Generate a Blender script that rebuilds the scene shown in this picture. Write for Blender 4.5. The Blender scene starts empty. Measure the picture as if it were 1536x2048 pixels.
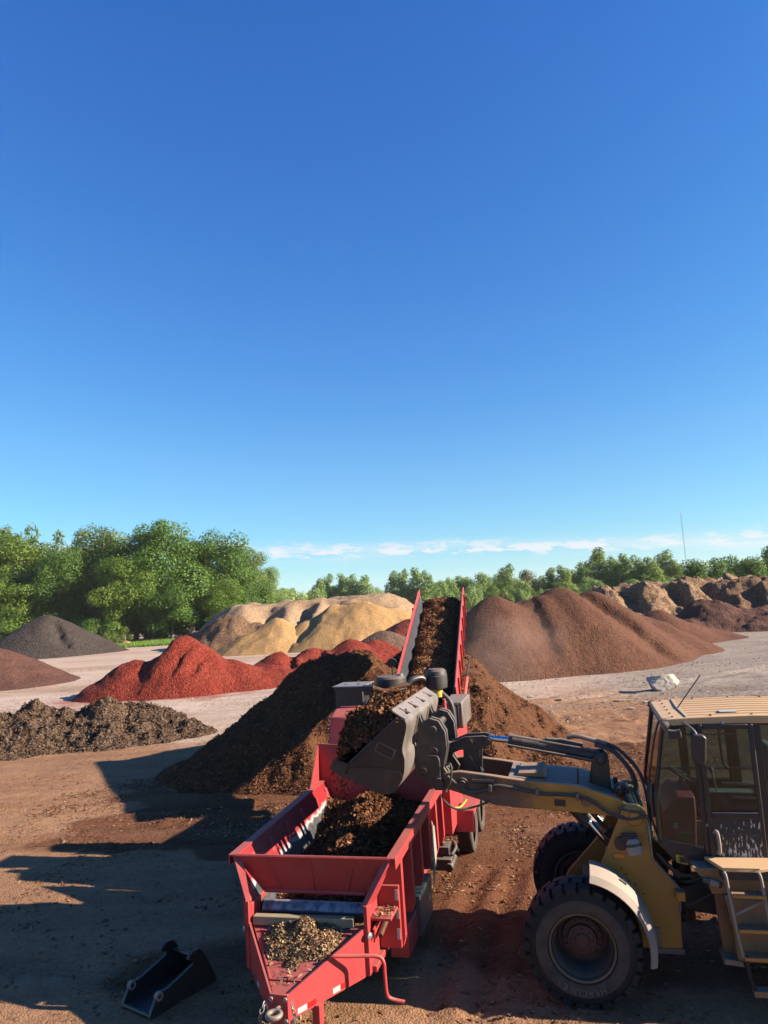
import bpy, math, random
import numpy as np
from mathutils import Vector, Matrix
from math import sin, cos, pi, radians, sqrt, atan2

SC = bpy.context.scene
COL = SC.collection
random.seed(7)
RNG = np.random.default_rng(11)

# ------------------------------------------------------------------ camera, sky, sun, exposure
CAM_H, CAM_F, PITCH, ROLL = 4.7, 1450.0, math.atan(176 / 1450.0), radians(3.5)
cam = bpy.data.cameras.new('camera')
cam.sensor_fit = 'VERTICAL'
cam.sensor_height = 24.0
cam.lens = CAM_F / 2048 * 24.0
cam.clip_start, cam.clip_end = 0.1, 9000
camo = bpy.data.objects.new('camera', cam)
COL.objects.link(camo)
camo.location = (0, 0, CAM_H)
_fw = Vector((0, cos(PITCH), sin(PITCH)))
_up0 = Vector((0, -sin(PITCH), cos(PITCH)))
_rt0 = Vector((1, 0, 0))
_rt = _rt0 * cos(ROLL) - _up0 * sin(ROLL)
_up = _rt0 * sin(ROLL) + _up0 * cos(ROLL)
camo.rotation_euler = Matrix((_rt, _up, -_fw)).transposed().to_euler()
SC.camera = camo

SUN_EL, SUN_AZ = radians(24), radians(-10.5)        # azimuth measured from +X towards +Y
sun_dir = Vector((cos(SUN_EL) * cos(SUN_AZ), cos(SUN_EL) * sin(SUN_AZ), sin(SUN_EL)))
sl = bpy.data.lights.new('sun', 'SUN')
sl.energy, sl.angle, sl.color = 5.0, radians(0.53), (1.0, 0.84, 0.66)
so = bpy.data.objects.new('sun', sl)
COL.objects.link(so)
so.rotation_euler = sun_dir.to_track_quat('Z', 'Y').to_euler()
so.location = (30, -5, 40)

W = bpy.data.worlds.new('World')
SC.world = W
W.use_nodes = True
_n, _l = W.node_tree.nodes, W.node_tree.links
_n.clear()
sky = _n.new('ShaderNodeTexSky')
sky.sky_type = 'NISHITA'
sky.sun_disc = False
sky.sun_elevation = SUN_EL
sky.sun_rotation = pi / 2 - SUN_AZ
sky.altitude = 300
sky.air_density, sky.dust_density, sky.ozone_density = 1.15, 0.1, 5.0
bg = _n.new('ShaderNodeBackground')
bg.inputs['Strength'].default_value = 0.05
wo = _n.new('ShaderNodeOutputWorld')
# low fair-weather clouds near the horizon, all the way round
tc = _n.new('ShaderNodeTexCoord')
sx = _n.new('ShaderNodeSeparateXYZ')
_l.new(tc.outputs['Generated'], sx.inputs[0])
def wmath(op, a, b=None, c=None, clamp=False):
    m = _n.new('ShaderNodeMath'); m.operation = op; m.use_clamp = clamp
    for i, v in enumerate((a, b, c)):
        if v is None: continue
        if isinstance(v, (int, float)): m.inputs[i].default_value = v
        else: _l.new(v, m.inputs[i])
    return m.outputs[0]
az = wmath('ARCTAN2', sx.outputs['Y'], sx.outputs['X'])
el = wmath('ADD', wmath('ARCSINE', sx.outputs['Z']), wmath('MULTIPLY', sx.outputs['X'], 0.043))   # cloud deck a little lower towards one side
cv = _n.new('ShaderNodeCombineXYZ')
_l.new(wmath('MULTIPLY', az, 26.0), cv.inputs[0])
_l.new(wmath('MULTIPLY', el, 95.0), cv.inputs[1])
def wnoise(vec, scale, detail, rough=0.55):
    t = _n.new('ShaderNodeTexNoise'); t.inputs['Scale'].default_value = scale
    t.inputs['Detail'].default_value = detail; t.inputs['Roughness'].default_value = rough
    _l.new(vec, t.inputs['Vector']); return t.outputs['Fac']
puff = wnoise(cv.outputs[0], 1.0, 6, 0.6)
cv2 = _n.new('ShaderNodeCombineXYZ')
_l.new(wmath('MULTIPLY', az, 3.0), cv2.inputs[0])
_l.new(wmath('MULTIPLY', el, 60.0), cv2.inputs[1])
cv2.inputs[2].default_value = 3.7
streak = wnoise(cv2.outputs[0], 1.0, 5, 0.55)
def wband(lo, mid, hi):
    a = _n.new('ShaderNodeMapRange'); a.interpolation_type = 'SMOOTHSTEP'
    a.inputs[1].default_value, a.inputs[2].default_value = lo, mid
    _l.new(el, a.inputs[0])
    b = _n.new('ShaderNodeMapRange'); b.interpolation_type = 'SMOOTHSTEP'
    b.inputs[1].default_value, b.inputs[2].default_value = mid, hi
    b.inputs[3].default_value, b.inputs[4].default_value = 1, 0
    _l.new(el, b.inputs[0])
    return wmath('MULTIPLY', a.outputs[0], b.outputs[0])
pm = _n.new('ShaderNodeMapRange'); pm.interpolation_type = 'SMOOTHSTEP'
_l.new(wmath('ADD', puff, wmath('MULTIPLY', wband(0.055, 0.068, 0.086), 0.12)), pm.inputs[0])
pm.inputs[1].default_value, pm.inputs[2].default_value = 0.56, 0.63
c1 = wmath('MULTIPLY', pm.outputs[0], wband(0.05, 0.066, 0.09), clamp=True)
sm = _n.new('ShaderNodeMapRange'); sm.interpolation_type = 'SMOOTHSTEP'
_l.new(streak, sm.inputs[0])
sm.inputs[1].default_value, sm.inputs[2].default_value = 0.38, 0.58
c2 = wmath('MULTIPLY', wmath('MULTIPLY', sm.outputs[0], wband(0.046, 0.062, 0.085)), 0.5)
cl = wmath('MAXIMUM', wmath('MULTIPLY', c1, 0.9), c2, clamp=True)
mx = _n.new('ShaderNodeMix'); mx.data_type = 'RGBA'
_l.new(cl, mx.inputs['Factor'])
# clean morning air: redder parts fade faster overhead than the plain model gives, blue holds
sc_ = _n.new('ShaderNodeSeparateColor'); _l.new(sky.outputs[0], sc_.inputs[0])
cc_ = _n.new('ShaderNodeCombineColor')
for ch, (kk, gain, pw, lo, hi) in enumerate(((0.46, 0.82, 0.62, 0.5, 1.15), (0.775, 0.945, 0.15, 0.9, 1.12), (1.01, 1.735, -0.32, 1.0, 1.30))):
    f_ = wmath('MULTIPLY', wmath('POWER', sc_.outputs[ch], pw), gain)
    f_ = wmath('MINIMUM', wmath('MAXIMUM', f_, lo), hi)
    _l.new(wmath('MULTIPLY', wmath('MULTIPLY', sc_.outputs[ch], kk), f_), cc_.inputs[ch])
_l.new(cc_.outputs[0], mx.inputs['A'])
mx.inputs['B'].default_value = (4.7, 4.9, 5.2, 1)
_l.new(mx.outputs['Result'], bg.inputs['Color'])
_l.new(bg.outputs[0], wo.inputs['Surface'])

SC.view_settings.view_transform = 'Standard'
SC.view_settings.look = 'None'
SC.view_settings.gamma = 1
SC.view_settings.use_curve_mapping = False
SC.view_settings.exposure = 1.83
SC.render.engine = 'CYCLES'
SC.cycles.max_bounces = 6
SC.cycles.diffuse_bounces = 1
SC.cycles.transparent_max_bounces = 10

# ------------------------------------------------------------------ where a photographed spot lies on the ground / at a distance
def ray(x, y):
    return _rt * ((x - 768) / CAM_F) - _up * ((y - 1024) / CAM_F) + _fw
def aty(x, y, Y):
    d = ray(x, y)
    return Vector((0, 0, CAM_H)) + d * (Y / d.y)

# ------------------------------------------------------------------ noise
def _hash(ix, iy, seed):
    h = (ix.astype(np.int64) * 374761393 + iy.astype(np.int64) * 668265263 + seed * 974634767) & 0x7fffffff
    h = ((h ^ (h >> 13)) * 1274126177) & 0x7fffffff
    h = (h ^ (h >> 16)) & 0xffffff
    return h / float(0xffffff)
def vnoise(x, y, seed=0):
    ix, iy = np.floor(x), np.floor(y)
    fx, fy = x - ix, y - iy
    fx = fx * fx * fx * (fx * (fx * 6 - 15) + 10); fy = fy * fy * fy * (fy * (fy * 6 - 15) + 10)
    ix, iy = ix.astype(np.int64), iy.astype(np.int64)
    a, b = _hash(ix, iy, seed), _hash(ix + 1, iy, seed)
    c, d = _hash(ix, iy + 1, seed), _hash(ix + 1, iy + 1, seed)
    return (a + (b - a) * fx) * (1 - fy) + (c + (d - c) * fx) * fy - 0.5
def fbm(x, y, octv=4, seed=0, gain=0.5):
    s, a, f = 0, 1.0, 1.0
    for o in range(octv):
        s = s + a * vnoise(x * f + 17.3 * o, y * f - 9.1 * o, seed + o)
        a *= gain; f *= 2.03
    return s
def sstep(a, b, x):
    t = np.clip((x - a) / (b - a), 0, 1)
    return t * t * (3 - 2 * t)

# ------------------------------------------------------------------ materials
def new_mat(name):
    m = bpy.data.materials.new(name); m.use_nodes = True
    nt = m.node_tree; nt.nodes.clear()
    o = nt.nodes.new('ShaderNodeOutputMaterial')
    b = nt.nodes.new('ShaderNodeBsdfPrincipled')
    nt.links.new(b.outputs[0], o.inputs[0])
    return m, nt, b, o
class NT:
    def __init__(s, nt): s.nt = nt
    def node(s, t, **kw):
        n = s.nt.nodes.new(t)
        for k, v in kw.items():
            if k in n.inputs: s.put(n.inputs[k], v)
            else: setattr(n, k, v)
        return n
    def put(s, sock, v):
        if hasattr(v, 'is_output') or isinstance(v, bpy.types.NodeSocket): s.nt.links.new(v, sock)
        elif isinstance(v, (tuple, list)) and len(v) == 3 and sock.type == 'RGBA': sock.default_value = (*v, 1)
        else: sock.default_value = v
    def noise(s, vec, scale, detail=4, rough=0.55, out='Fac'):
        return s.node('ShaderNodeTexNoise', Vector=vec, Scale=scale, Detail=detail, Roughness=rough).outputs[out]
    def mix(s, f, a, b, blend='MIX'):
        n = s.node('ShaderNodeMix', data_type='RGBA', blend_type=blend)
        s.put(n.inputs['Factor'], f); s.put(n.inputs['A'], a); s.put(n.inputs['B'], b)
        return n.outputs['Result']
    def rng(s, v, a, b, c=0.0, d=1.0, smooth=True):
        n = s.node('ShaderNodeMapRange')
        if smooth: n.interpolation_type = 'SMOOTHSTEP'
        s.put(n.inputs[0], v)
        for i, q in enumerate((a, b, c, d)): n.inputs[i + 1].default_value = q
        return n.outputs[0]
    def math(s, op, a, b=0.0, clamp=False):
        n = s.node('ShaderNodeMath', operation=op, use_clamp=clamp)
        s.put(n.inputs[0], a); s.put(n.inputs[1], b)
        return n.outputs[0]
    def bump(s, h, strength, dist, normal=None):
        n = s.node('ShaderNodeBump', Strength=strength, Distance=dist, Height=h)
        if normal is not None: s.put(n.inputs['Normal'], normal)
        return n.outputs[0]
    def obj(s): return s.node('ShaderNodeTexCoord').outputs['Object']
    def ramp(s, f, stops):
        n = s.node('ShaderNodeValToRGB'); s.put(n.inputs[0], f)
        e = n.color_ramp.elements
        while len(e) < len(stops): e.new(0.5)
        for i, (p, c) in enumerate(stops):
            e[i].position = p; e[i].color = (*c, 1)
        return n.outputs[0]
MATS = {}
def paint(name, col, col2=None, rough=0.45, metal=0.0, nscale=3.0, dust=None, dust_amt=0.7, bump=0.15, spots=None, spec=0.5):
    """painted or bare metal, rubber, plastic: two tones of wear, settled dust on what faces up, scratches"""
    d = lambda q: tuple(x * 0.80 for x in q)
    col = d(col); col2 = d(col2) if col2 else None; dust = d(dust) if dust else None; spots = (d(spots[0]), spots[1]) if spots else None
    m, nt, b, o = new_mat(name); k = NT(nt); oc = k.obj()
    n1 = k.noise(oc, nscale, 6, 0.62)
    c = k.mix(k.rng(n1, 0.35, 0.7), col, col2 or tuple(x * 0.75 for x in col))
    rg = rough
    if spots:
        n3 = k.noise(oc, nscale * 9, 5, 0.7)
        c = k.mix(k.math('MULTIPLY', k.rng(n3, 0.62, 0.70), spots[1]), c, spots[0])
    sm_ = k.node('ShaderNodeMapping'); k.put(sm_.inputs['Vector'], oc); sm_.inputs['Scale'].default_value = (9 * nscale / 3, 9 * nscale / 3, 0.9)
    ns_ = k.noise(sm_.outputs[0], 1.0, 5, 0.65)
    c = k.mix(k.math('MULTIPLY', k.rng(ns_, 0.56, 0.72), 0.30 if dust else 0.12), c, tuple(0.45 * x + 0.55 * y for x, y in zip(col, dust or (0.10, 0.08, 0.07))))      # run-off streaks of dried dirt
    if dust:
        g = k.node('ShaderNodeNewGeometry')
        z = k.node('ShaderNodeSeparateXYZ', Vector=g.outputs['Normal']).outputs['Z']
        n2 = k.noise(oc, nscale * 2.3, 5, 0.65)
        up = k.rng(k.math('ADD', z, k.math('MULTIPLY', k.math('SUBTRACT', n2, 0.5), 1.1)), 0.15, 1.0)
        f = k.math('ADD', k.math('MULTIPLY', up, dust_amt), k.math('MULTIPLY', k.rng(n2, 0.5, 0.8), dust_amt * 0.35), True)
        c = k.mix(f, c, dust)
        rg = k.rng(f, 0, 1, rough, 0.9, False)
    nt.links.new(c, b.inputs['Base Color']) if not isinstance(c, tuple) else None
    k.put(b.inputs['Roughness'], rg)
    b.inputs['Metallic'].default_value = metal
    b.inputs['Specular IOR Level'].default_value = spec
    if bump:
        k.put(b.inputs['Normal'], k.bump(k.noise(oc, nscale * 12, 5, 0.6), bump, 0.01))
    MATS[name] = m
    return m
def chips(name, cols, cell=22.0, big=0.6, bump=0.8, stretch=1.0, dark=None, far=False, wet=0.9):
    """shredded wood: random tone per shred (Voronoi cells), broad damp/dry patches, coarse relief"""
    cols = [tuple(x * 0.80 for x in q) for q in cols]
    m, nt, b, o = new_mat(name); k = NT(nt); oc = k.obj()
    wv = k.node('ShaderNodeVectorMath', operation='MULTIPLY')
    k.put(wv.inputs[0], oc); wv.inputs[1].default_value = (1, 1, stretch)
    warp = k.node('ShaderNodeMix', data_type='VECTOR')
    warp.inputs['Factor'].default_value = 0.03
    k.put(warp.inputs['A'], wv.outputs[0]); k.put(warp.inputs['B'], k.noise(oc, cell * 0.3, 2, 0.5, 'Color'))
    v = k.node('ShaderNodeTexVoronoi', Vector=warp.outputs['Result'], Scale=cell)
    r = k.node('ShaderNodeSeparateColor', Color=v.outputs['Color']).outputs[0]
    n1 = k.noise(oc, big, 6, 0.6); n2 = k.noise(oc, cell * 0.35, 5, 0.6)
    f = k.math('ADD', k.math('MULTIPLY', r, 0.55), k.math('MULTIPLY', k.math('ADD', k.math('MULTIPLY', n1, 0.55), k.math('MULTIPLY', n2, 0.45)), 0.75))
    n = len(cols)
    c = k.ramp(k.math('SUBTRACT', f, 0.15), [(0.12 + 0.75 * i / (n - 1), q) for i, q in enumerate(cols)])
    k.put(b.inputs['Base Color'], c)
    b.inputs['Roughness'].default_value = wet
    b.inputs['Specular IOR Level'].default_value = 0.15
    h = k.math('ADD', k.math('MULTIPLY', v.outputs['Distance'], -0.6), k.math('MULTIPLY', n2, 1.4))
    k.put(b.inputs['Normal'], k.bump(h, bump, 1.4 / cell))
    MATS[name] = m
    return m
def rnd_mat(name, cols, rough=0.8, translucent=0.0, spec=0.3):
    """tone picked by each loose piece's own random value"""
    cols = [tuple(x * (0.95 if translucent else 0.80) for x in q) for q in cols]
    m, nt, b, o = new_mat(name); k = NT(nt)
    a = k.node('ShaderNodeAttribute', attribute_name='rnd').outputs['Fac']
    n = len(cols)
    c = k.ramp(a, [(i / (n - 1), q) for i, q in enumerate(cols)])
    k.put(b.inputs['Base Color'], c)
    b.inputs['Roughness'].default_value = rough
    b.inputs['Specular IOR Level'].default_value = spec
    if translucent:
        t = k.node('ShaderNodeBsdfTranslucent')
        k.put(t.inputs['Color'], k.mix(0.55, c, (0.16, 0.26, 0.03)))
        ms = k.node('ShaderNodeMixShader'); ms.inputs[0].default_value = translucent
        nt.links.new(b.outputs[0], ms.inputs[1]); nt.links.new(t.outputs[0], ms.inputs[2])
        nt.links.new(ms.outputs[0], o.inputs[0])
    MATS[name] = m
    return m

DUST = (0.30, 0.20, 0.15)
red = paint('red_paint', (0.37, 0.034, 0.036), (0.30, 0.025, 0.028), 0.48, 0, 2.2, (0.28, 0.13, 0.10), 0.45, 0.07, ((0.12, 0.055, 0.04), 0.6))
def worn_red():
    m, nt, b, o = new_mat('worn_red_paint'); k = NT(nt); oc = k.obj()
    z = k.node('ShaderNodeSeparateXYZ', Vector=oc).outputs['Z']
    x = k.node('ShaderNodeSeparateXYZ', Vector=oc).outputs['X']
    n = k.noise(oc, 7, 6, 0.65); nb = k.noise(oc, 1.3, 3, 0.5)
    e = k.math('ADD', z, k.math('MULTIPLY', k.math('SUBTRACT', n, 0.5), 0.22))
    e = k.math('SUBTRACT', e, k.math('MULTIPLY', x, 0.05))
    w = k.rng(e, 1.235, 1.26, 1, 0)
    rim = k.rng(e, 1.26, 1.33, 1, 0)
    st = k.mix(k.rng(k.noise(oc, 5, 6, 0.7), 0.35, 0.7), (0.11, 0.11, 0.115), (0.06, 0.06, 0.065))
    c = k.mix(k.rng(nb, 0.3, 0.7), (0.19, 0.010, 0.013), (0.16, 0.008, 0.011))
    c = k.mix(rim, c, (0.24, 0.24, 0.245))
    c = k.mix(w, c, st)
    k.put(b.inputs['Base Color'], c)
    k.put(b.inputs['Metallic'], k.math('MULTIPLY', w, 0.6))
    b.inputs['Roughness'].default_value = 0.42
    k.put(b.inputs['Normal'], k.bump(k.noise(oc, 30, 5, 0.6), 0.12, 0.01))
    return m
wred = worn_red()
yel = paint('machine_yellow', (0.4, 0.186, 0.0209), (0.286, 0.133, 0.0228), 0.55, 0, 2.0, (0.286, 0.19, 0.124), 0.6, 0.1, ((0.114, 0.0762, 0.0523), 0.65))
yroof = paint('roof_tan', (0.537, 0.348, 0.171), (0.488, 0.305, 0.146), 0.55, 0, 2.0, (0.488, 0.342, 0.22), 0.35, 0.05)
dirty_yel = paint('muddy_yellow', (0.25, 0.13, 0.045), (0.15, 0.09, 0.055), 0.7, 0, 3.5, (0.26, 0.19, 0.15), 0.7, 0.3, ((0.22, 0.19, 0.17), 0.6))
blk = paint('black_paint', (0.012, 0.012, 0.014), (0.022, 0.020, 0.020), 0.42, 0, 3.0, (0.16, 0.12, 0.10), 0.22, 0.06)
bracket_blk = paint('bracket_black', (0.010, 0.011, 0.014), (0.018, 0.017, 0.018), 0.35, 0, 3.0, (0.12, 0.10, 0.09), 0.12, 0.05)
dusty_blk = paint('dusty_black', (0.018, 0.017, 0.018), (0.03, 0.027, 0.025), 0.55, 0, 4.0, (0.24, 0.18, 0.14), 0.45, 0.15)
steel = paint('worn_steel', (0.17, 0.148, 0.132), (0.11, 0.09, 0.08), 0.45, 0.3, 2.5, (0.26, 0.20, 0.165), 0.6, 0.12, ((0.14, 0.08, 0.05), 0.5))
bucket_m = paint('bucket_steel', (0.336, 0.301, 0.273), (0.21, 0.175, 0.154), 0.34, 0.55, 2.5, (0.42, 0.322, 0.266), 0.35, 0.08, ((0.196, 0.126, 0.084), 0.4))
bucket_side_m = paint('bucket_side', (0.020, 0.021, 0.025), (0.04, 0.036, 0.034), 0.28, 0.3, 2.0, (0.10, 0.08, 0.07), 0.2, 0.06)
dsteel = paint('dark_steel', (0.055, 0.052, 0.052), (0.03, 0.028, 0.028), 0.35, 0.55, 2.5, (0.2, 0.15, 0.12), 0.25, 0.1)
galv = paint('galvanised', (0.252, 0.258, 0.27), (0.198, 0.204, 0.216), 0.5, 0.5, 3.0, (0.24, 0.198, 0.168), 0.3, 0.08)
rust = paint('rusty_brown', (0.128, 0.052, 0.0176), (0.072, 0.032, 0.016), 0.75, 0.2, 6.0, None, 0, 0.3)
rubber = paint('tyre_rubber', (0.013, 0.013, 0.015), (0.020, 0.019, 0.019), 0.7, 0, 3.0, (0.12, 0.09, 0.075), 0.06, 0.25, spec=0.25)
mudrub = paint('dusty_sidewall', (0.050, 0.042, 0.035), (0.085, 0.068, 0.055), 0.85, 0, 4.0, (0.2, 0.15, 0.12), 0.2, 0.2, spec=0.2)
letter_m = paint('raised_lettering', (0.15, 0.12, 0.095), (0.11, 0.088, 0.07), 0.85, 0, 6.0, None, 0, 0.1)
rimm = paint('rim_dark', (0.035, 0.030, 0.028), (0.05, 0.04, 0.03), 0.6, 0.1, 4.0, (0.16, 0.12, 0.09), 0.35, 0.2)
rimy = paint('rim_edge', (0.16, 0.115, 0.055), (0.11, 0.08, 0.045), 0.6, 0.1, 5.0, (0.25, 0.19, 0.13), 0.3, 0.2)
hubm = paint('hub_maroon', (0.075, 0.026, 0.022), (0.05, 0.02, 0.018), 0.7, 0, 5.0, (0.16, 0.10, 0.08), 0.3, 0.2)
cream = paint('dusty_cream', (0.252, 0.21, 0.174), (0.198, 0.156, 0.126), 0.75, 0, 3.0, (0.324, 0.264, 0.216), 0.6, 0.15)
chrome = paint('chrome', (0.75, 0.75, 0.76), (0.7, 0.7, 0.72), 0.12, 1.0, 3.0, None, 0, 0)
white = paint('white_sticker', (0.39, 0.385, 0.37), (0.36, 0.35, 0.33), 0.5, 0, 4.0, None, 0, 0)
wred_r = paint('reflective_red', (0.303, 0.0066, 0.011), None, 0.35, 0, 4.0, None, 0, 0)
orange = paint('amber_lens', (0.75, 0.22, 0.02), None, 0.25, 0, 4.0, None, 0, 0)
syel = paint('sticker_yellow', (0.408, 0.3, 0.012), None, 0.5, 0, 4.0, None, 0, 0)
hose_m = paint('hose_rubber', (0.028, 0.026, 0.027), (0.045, 0.04, 0.038), 0.6, 0, 8.0, (0.2, 0.15, 0.13), 0.3, 0.1)
maroon = paint('seat_maroon', (0.30, 0.035, 0.045), (0.24, 0.028, 0.036), 0.6, 0, 4.0, None, 0, 0.05)
greyint = paint('cab_grey', (0.10, 0.10, 0.095), (0.07, 0.07, 0.068), 0.7, 0, 4.0, (0.2, 0.17, 0.14), 0.3, 0.1)
timber_m = paint('grey_timber', (0.27, 0.225, 0.143), (0.195, 0.158, 0.105), 0.85, 0, 6.0, (0.338, 0.27, 0.165), 0.25, 0.3)
navy = paint('belt_skirt', (0.011, 0.0143, 0.0248), (0.0193, 0.022, 0.0303), 0.6, 0, 3.0, (0.0825, 0.066, 0.0605), 0.2, 0.1)
drum_m = paint('scraped_belt', (0.30, 0.31, 0.36), (0.06, 0.06, 0.08), 0.5, 0.3, 9.0, None, 0, 0.2)
def spattered():
    m, nt, b, o = new_mat('spattered_black'); k = NT(nt); oc = k.obj()
    s = k.node('ShaderNodeMapping'); k.put(s.inputs['Vector'], oc)
    s.inputs['Rotation'].default_value = (0, radians(35), 0); s.inputs['Scale'].default_value = (26, 26, 7)
    n = k.noise(s.outputs[0], 1.6, 3, 0.6); z = k.node('ShaderNodeSeparateXYZ', Vector=oc).outputs['Z']
    x = k.node('ShaderNodeSeparateXYZ', Vector=oc).outputs['X']
    t = k.math('ADD', n, k.math('ADD', k.math('MULTIPLY', k.math('SUBTRACT', 1.75, z), 0.24), k.math('MULTIPLY', k.math('SUBTRACT', -1.85, x), 0.10)))
    t = k.math('ADD', t, k.math('MULTIPLY', k.math('SUBTRACT', k.noise(oc, 2.5, 3), 0.5), 0.22))
    f = k.rng(t, 0.565, 0.62)
    c = k.mix(f, (0.014, 0.013, 0.014), (0.42, 0.38, 0.34))
    k.put(b.inputs['Base Color'], c); b.inputs['Roughness'].default_value = 0.6
    return m
spat = spattered()
def boom_paint():
    m, nt, b, o = new_mat('boom_paint'); k = NT(nt); oc = k.obj()
    x = k.node('ShaderNodeSeparateXYZ', Vector=oc).outputs['X']; n = k.noise(oc, 3.0, 6, 0.65)
    mud = k.rng(k.math('ADD', x, k.math('MULTIPLY', k.math('SUBTRACT', n, 0.5), 1.3)), 0.35, 0.85)   # mulch dirt caked on the boom's outer half
    c = k.mix(k.rng(k.noise(oc, 1.6, 5, 0.6), 0.35, 0.7), (0.38, 0.18, 0.020), (0.27, 0.13, 0.022))
    c = k.mix(k.math('MULTIPLY', k.rng(k.noise(oc, 14, 5, 0.7), 0.58, 0.7), 0.5), c, (0.10, 0.07, 0.05))
    c = k.mix(mud, c, k.mix(k.rng(n, .3, .7), (0.060, 0.036, 0.024), (0.115, 0.070, 0.045)))
    g = k.node('ShaderNodeNewGeometry'); z = k.node('ShaderNodeSeparateXYZ', Vector=g.outputs['Normal']).outputs['Z']
    c = k.mix(k.math('MULTIPLY', k.rng(z, 0.4, 0.9), 0.65), c, (0.24, 0.17, 0.12))
    k.put(b.inputs['Base Color'], c); k.put(b.inputs['Roughness'], k.rng(mud, 0, 1, 0.5, 0.85, False))
    k.put(b.inputs['Normal'], k.bump(k.noise(oc, 25, 5, 0.6), 0.2, 0.01))
    return m
boom_m = boom_paint()
def glass(name, tint, reflect=0.06):
    m, nt, b, o = new_mat(name); k = NT(nt); nt.nodes.remove(b)
    t = k.node('ShaderNodeBsdfTransparent', Color=tint)
    g = k.node('ShaderNodeBsdfGlossy', Roughness=0.04)
    fr = k.node('ShaderNodeFresnel', IOR=1.5).outputs[0]
    d = k.node('ShaderNodeBsdfDiffuse', Color=(0.34, 0.32, 0.28))
    oc = k.obj()
    dirt = k.math('MULTIPLY', k.rng(k.noise(oc, 3.5, 6, 0.7), 0.45, 0.9), 0.07)
    m1 = k.node('ShaderNodeMixShader'); k.put(m1.inputs[0], dirt)
    nt.links.new(t.outputs[0], m1.inputs[1]); nt.links.new(d.outputs[0], m1.inputs[2])
    m2 = k.node('ShaderNodeMixShader'); k.put(m2.inputs[0], k.math('ADD', fr, reflect))
    nt.links.new(m1.outputs[0], m2.inputs[1]); nt.links.new(g.outputs[0], m2.inputs[2])
    nt.links.new(m2.outputs[0], o.inputs[0])
    return m
glassm = glass('cab_glass', (0.60, 0.73, 0.75), 0.0)

B0, B1, B2, B3, B4 = (0.0274, 0.0121, 0.00692), (0.0623, 0.0253, 0.0119), (0.106, 0.044, 0.0187), (0.169, 0.0716, 0.0297), (0.299, 0.149, 0.0692)
dark_mulch = chips('dark_mulch', [B0, B1, B2, B2, B3], 26, 0.9, 1.0)
brown_mulch = chips('brown_mulch', [(0.052, 0.021, 0.012), (0.086, 0.036, 0.021), (0.106, 0.047, 0.027), (0.150, 0.070, 0.042)], 13, 0.35, 0.8)
red_mulch = chips('red_mulch', [(0.085, 0.0115, 0.007), (0.155, 0.0207, 0.012), (0.19, 0.031, 0.018), (0.22, 0.0483, 0.028)], 11, 0.5, 0.9)
dim_red = chips('dull_red_mulch', [(0.11, 0.022, 0.016), (0.17, 0.036, 0.024), (0.20, 0.045, 0.03)], 9, 0.4, 0.7)
yellow_chip = chips('yellow_chips', [(0.2, 0.108, 0.04), (0.304, 0.176, 0.068), (0.36, 0.224, 0.096), (0.432, 0.296, 0.152)], 13, 0.25, 0.5)
tan_bark = chips('tan_bark', [(0.16, 0.098, 0.056), (0.24, 0.158, 0.094), (0.31, 0.215, 0.135), (0.41, 0.305, 0.205)], 11, 0.22, 0.6)
umber = chips('umber_bark', [(0.07, 0.038, 0.022), (0.12, 0.068, 0.038), (0.17, 0.10, 0.058), (0.25, 0.16, 0.10)], 9, 0.25, 0.9)
rugged = chips('rugged_bark', [(0.0952, 0.0504, 0.0269), (0.168, 0.0986, 0.0538), (0.246, 0.157, 0.0896), (0.37, 0.263, 0.168)], 8, 0.18, 0.9)
charcoal = chips('charcoal_compost', [(0.0288, 0.023, 0.0202), (0.0446, 0.036, 0.031), (0.0612, 0.049, 0.0418)], 5, 0.3, 0.7)
compost = chips('clod_compost', [(0.0455, 0.0286, 0.0191), (0.0782, 0.0488, 0.0315), (0.112, 0.072, 0.0482), (0.149, 0.101, 0.0708)], 9, 0.8, 1.0)
plum = chips('plum_mulch', [(0.06, 0.027, 0.02), (0.09, 0.042, 0.030), (0.115, 0.056, 0.042)], 9, 0.4, 0.7)
greybrown = chips('grey_brown_mulch', [(0.085, 0.05, 0.035), (0.12, 0.075, 0.052), (0.16, 0.10, 0.075)], 8, 0.4, 0.7)
belt_m = chips('belt_mulch_bed', [B1, B2, B3, B3, B4], 30, 0.9, 0.8)
beltshreds = rnd_mat('belt_shreds', [B1, B2, B3, B3, B4, B4], 0.85, 0, 0.15)
shreds = rnd_mat('mulch_shreds', [B1, B1, B2, B2, B2, B3, B3, B4], 0.85, 0, 0.15)
palechips = rnd_mat('pale_chips', [B1, B2, B3, (0.201, 0.13, 0.0649), (0.295, 0.206, 0.106), (0.425, 0.319, 0.177)], 0.8, 0, 0.2)
groundchips = rnd_mat('ground_chips', [B1, B2, B3, B3, (0.24, 0.15, 0.085), (0.36, 0.25, 0.15)], 0.85, 0, 0.15)
clodm = rnd_mat('compost_clods', [(0.0372, 0.0236, 0.0149), (0.0703, 0.0438, 0.0282), (0.104, 0.0673, 0.0441), (0.149, 0.101, 0.0708)], 0.95, 0, 0.1)
bark = paint('bark', (0.10, 0.075, 0.055), (0.06, 0.045, 0.034), 0.9, 0, 2.0, None, 0, 0.5)
leafA = rnd_mat('leaves_deep_green', [(0.0316, 0.0749, 0.00936), (0.0527, 0.115, 0.0131), (0.0716, 0.15, 0.0187), (0.0948, 0.18, 0.0243)], 0.55, 0.3)
leafB = rnd_mat('leaves_olive_green', [(0.0468, 0.0781, 0.0129), (0.078, 0.122, 0.0184), (0.104, 0.151, 0.0239), (0.14, 0.185, 0.0368)], 0.55, 0.3)
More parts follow.
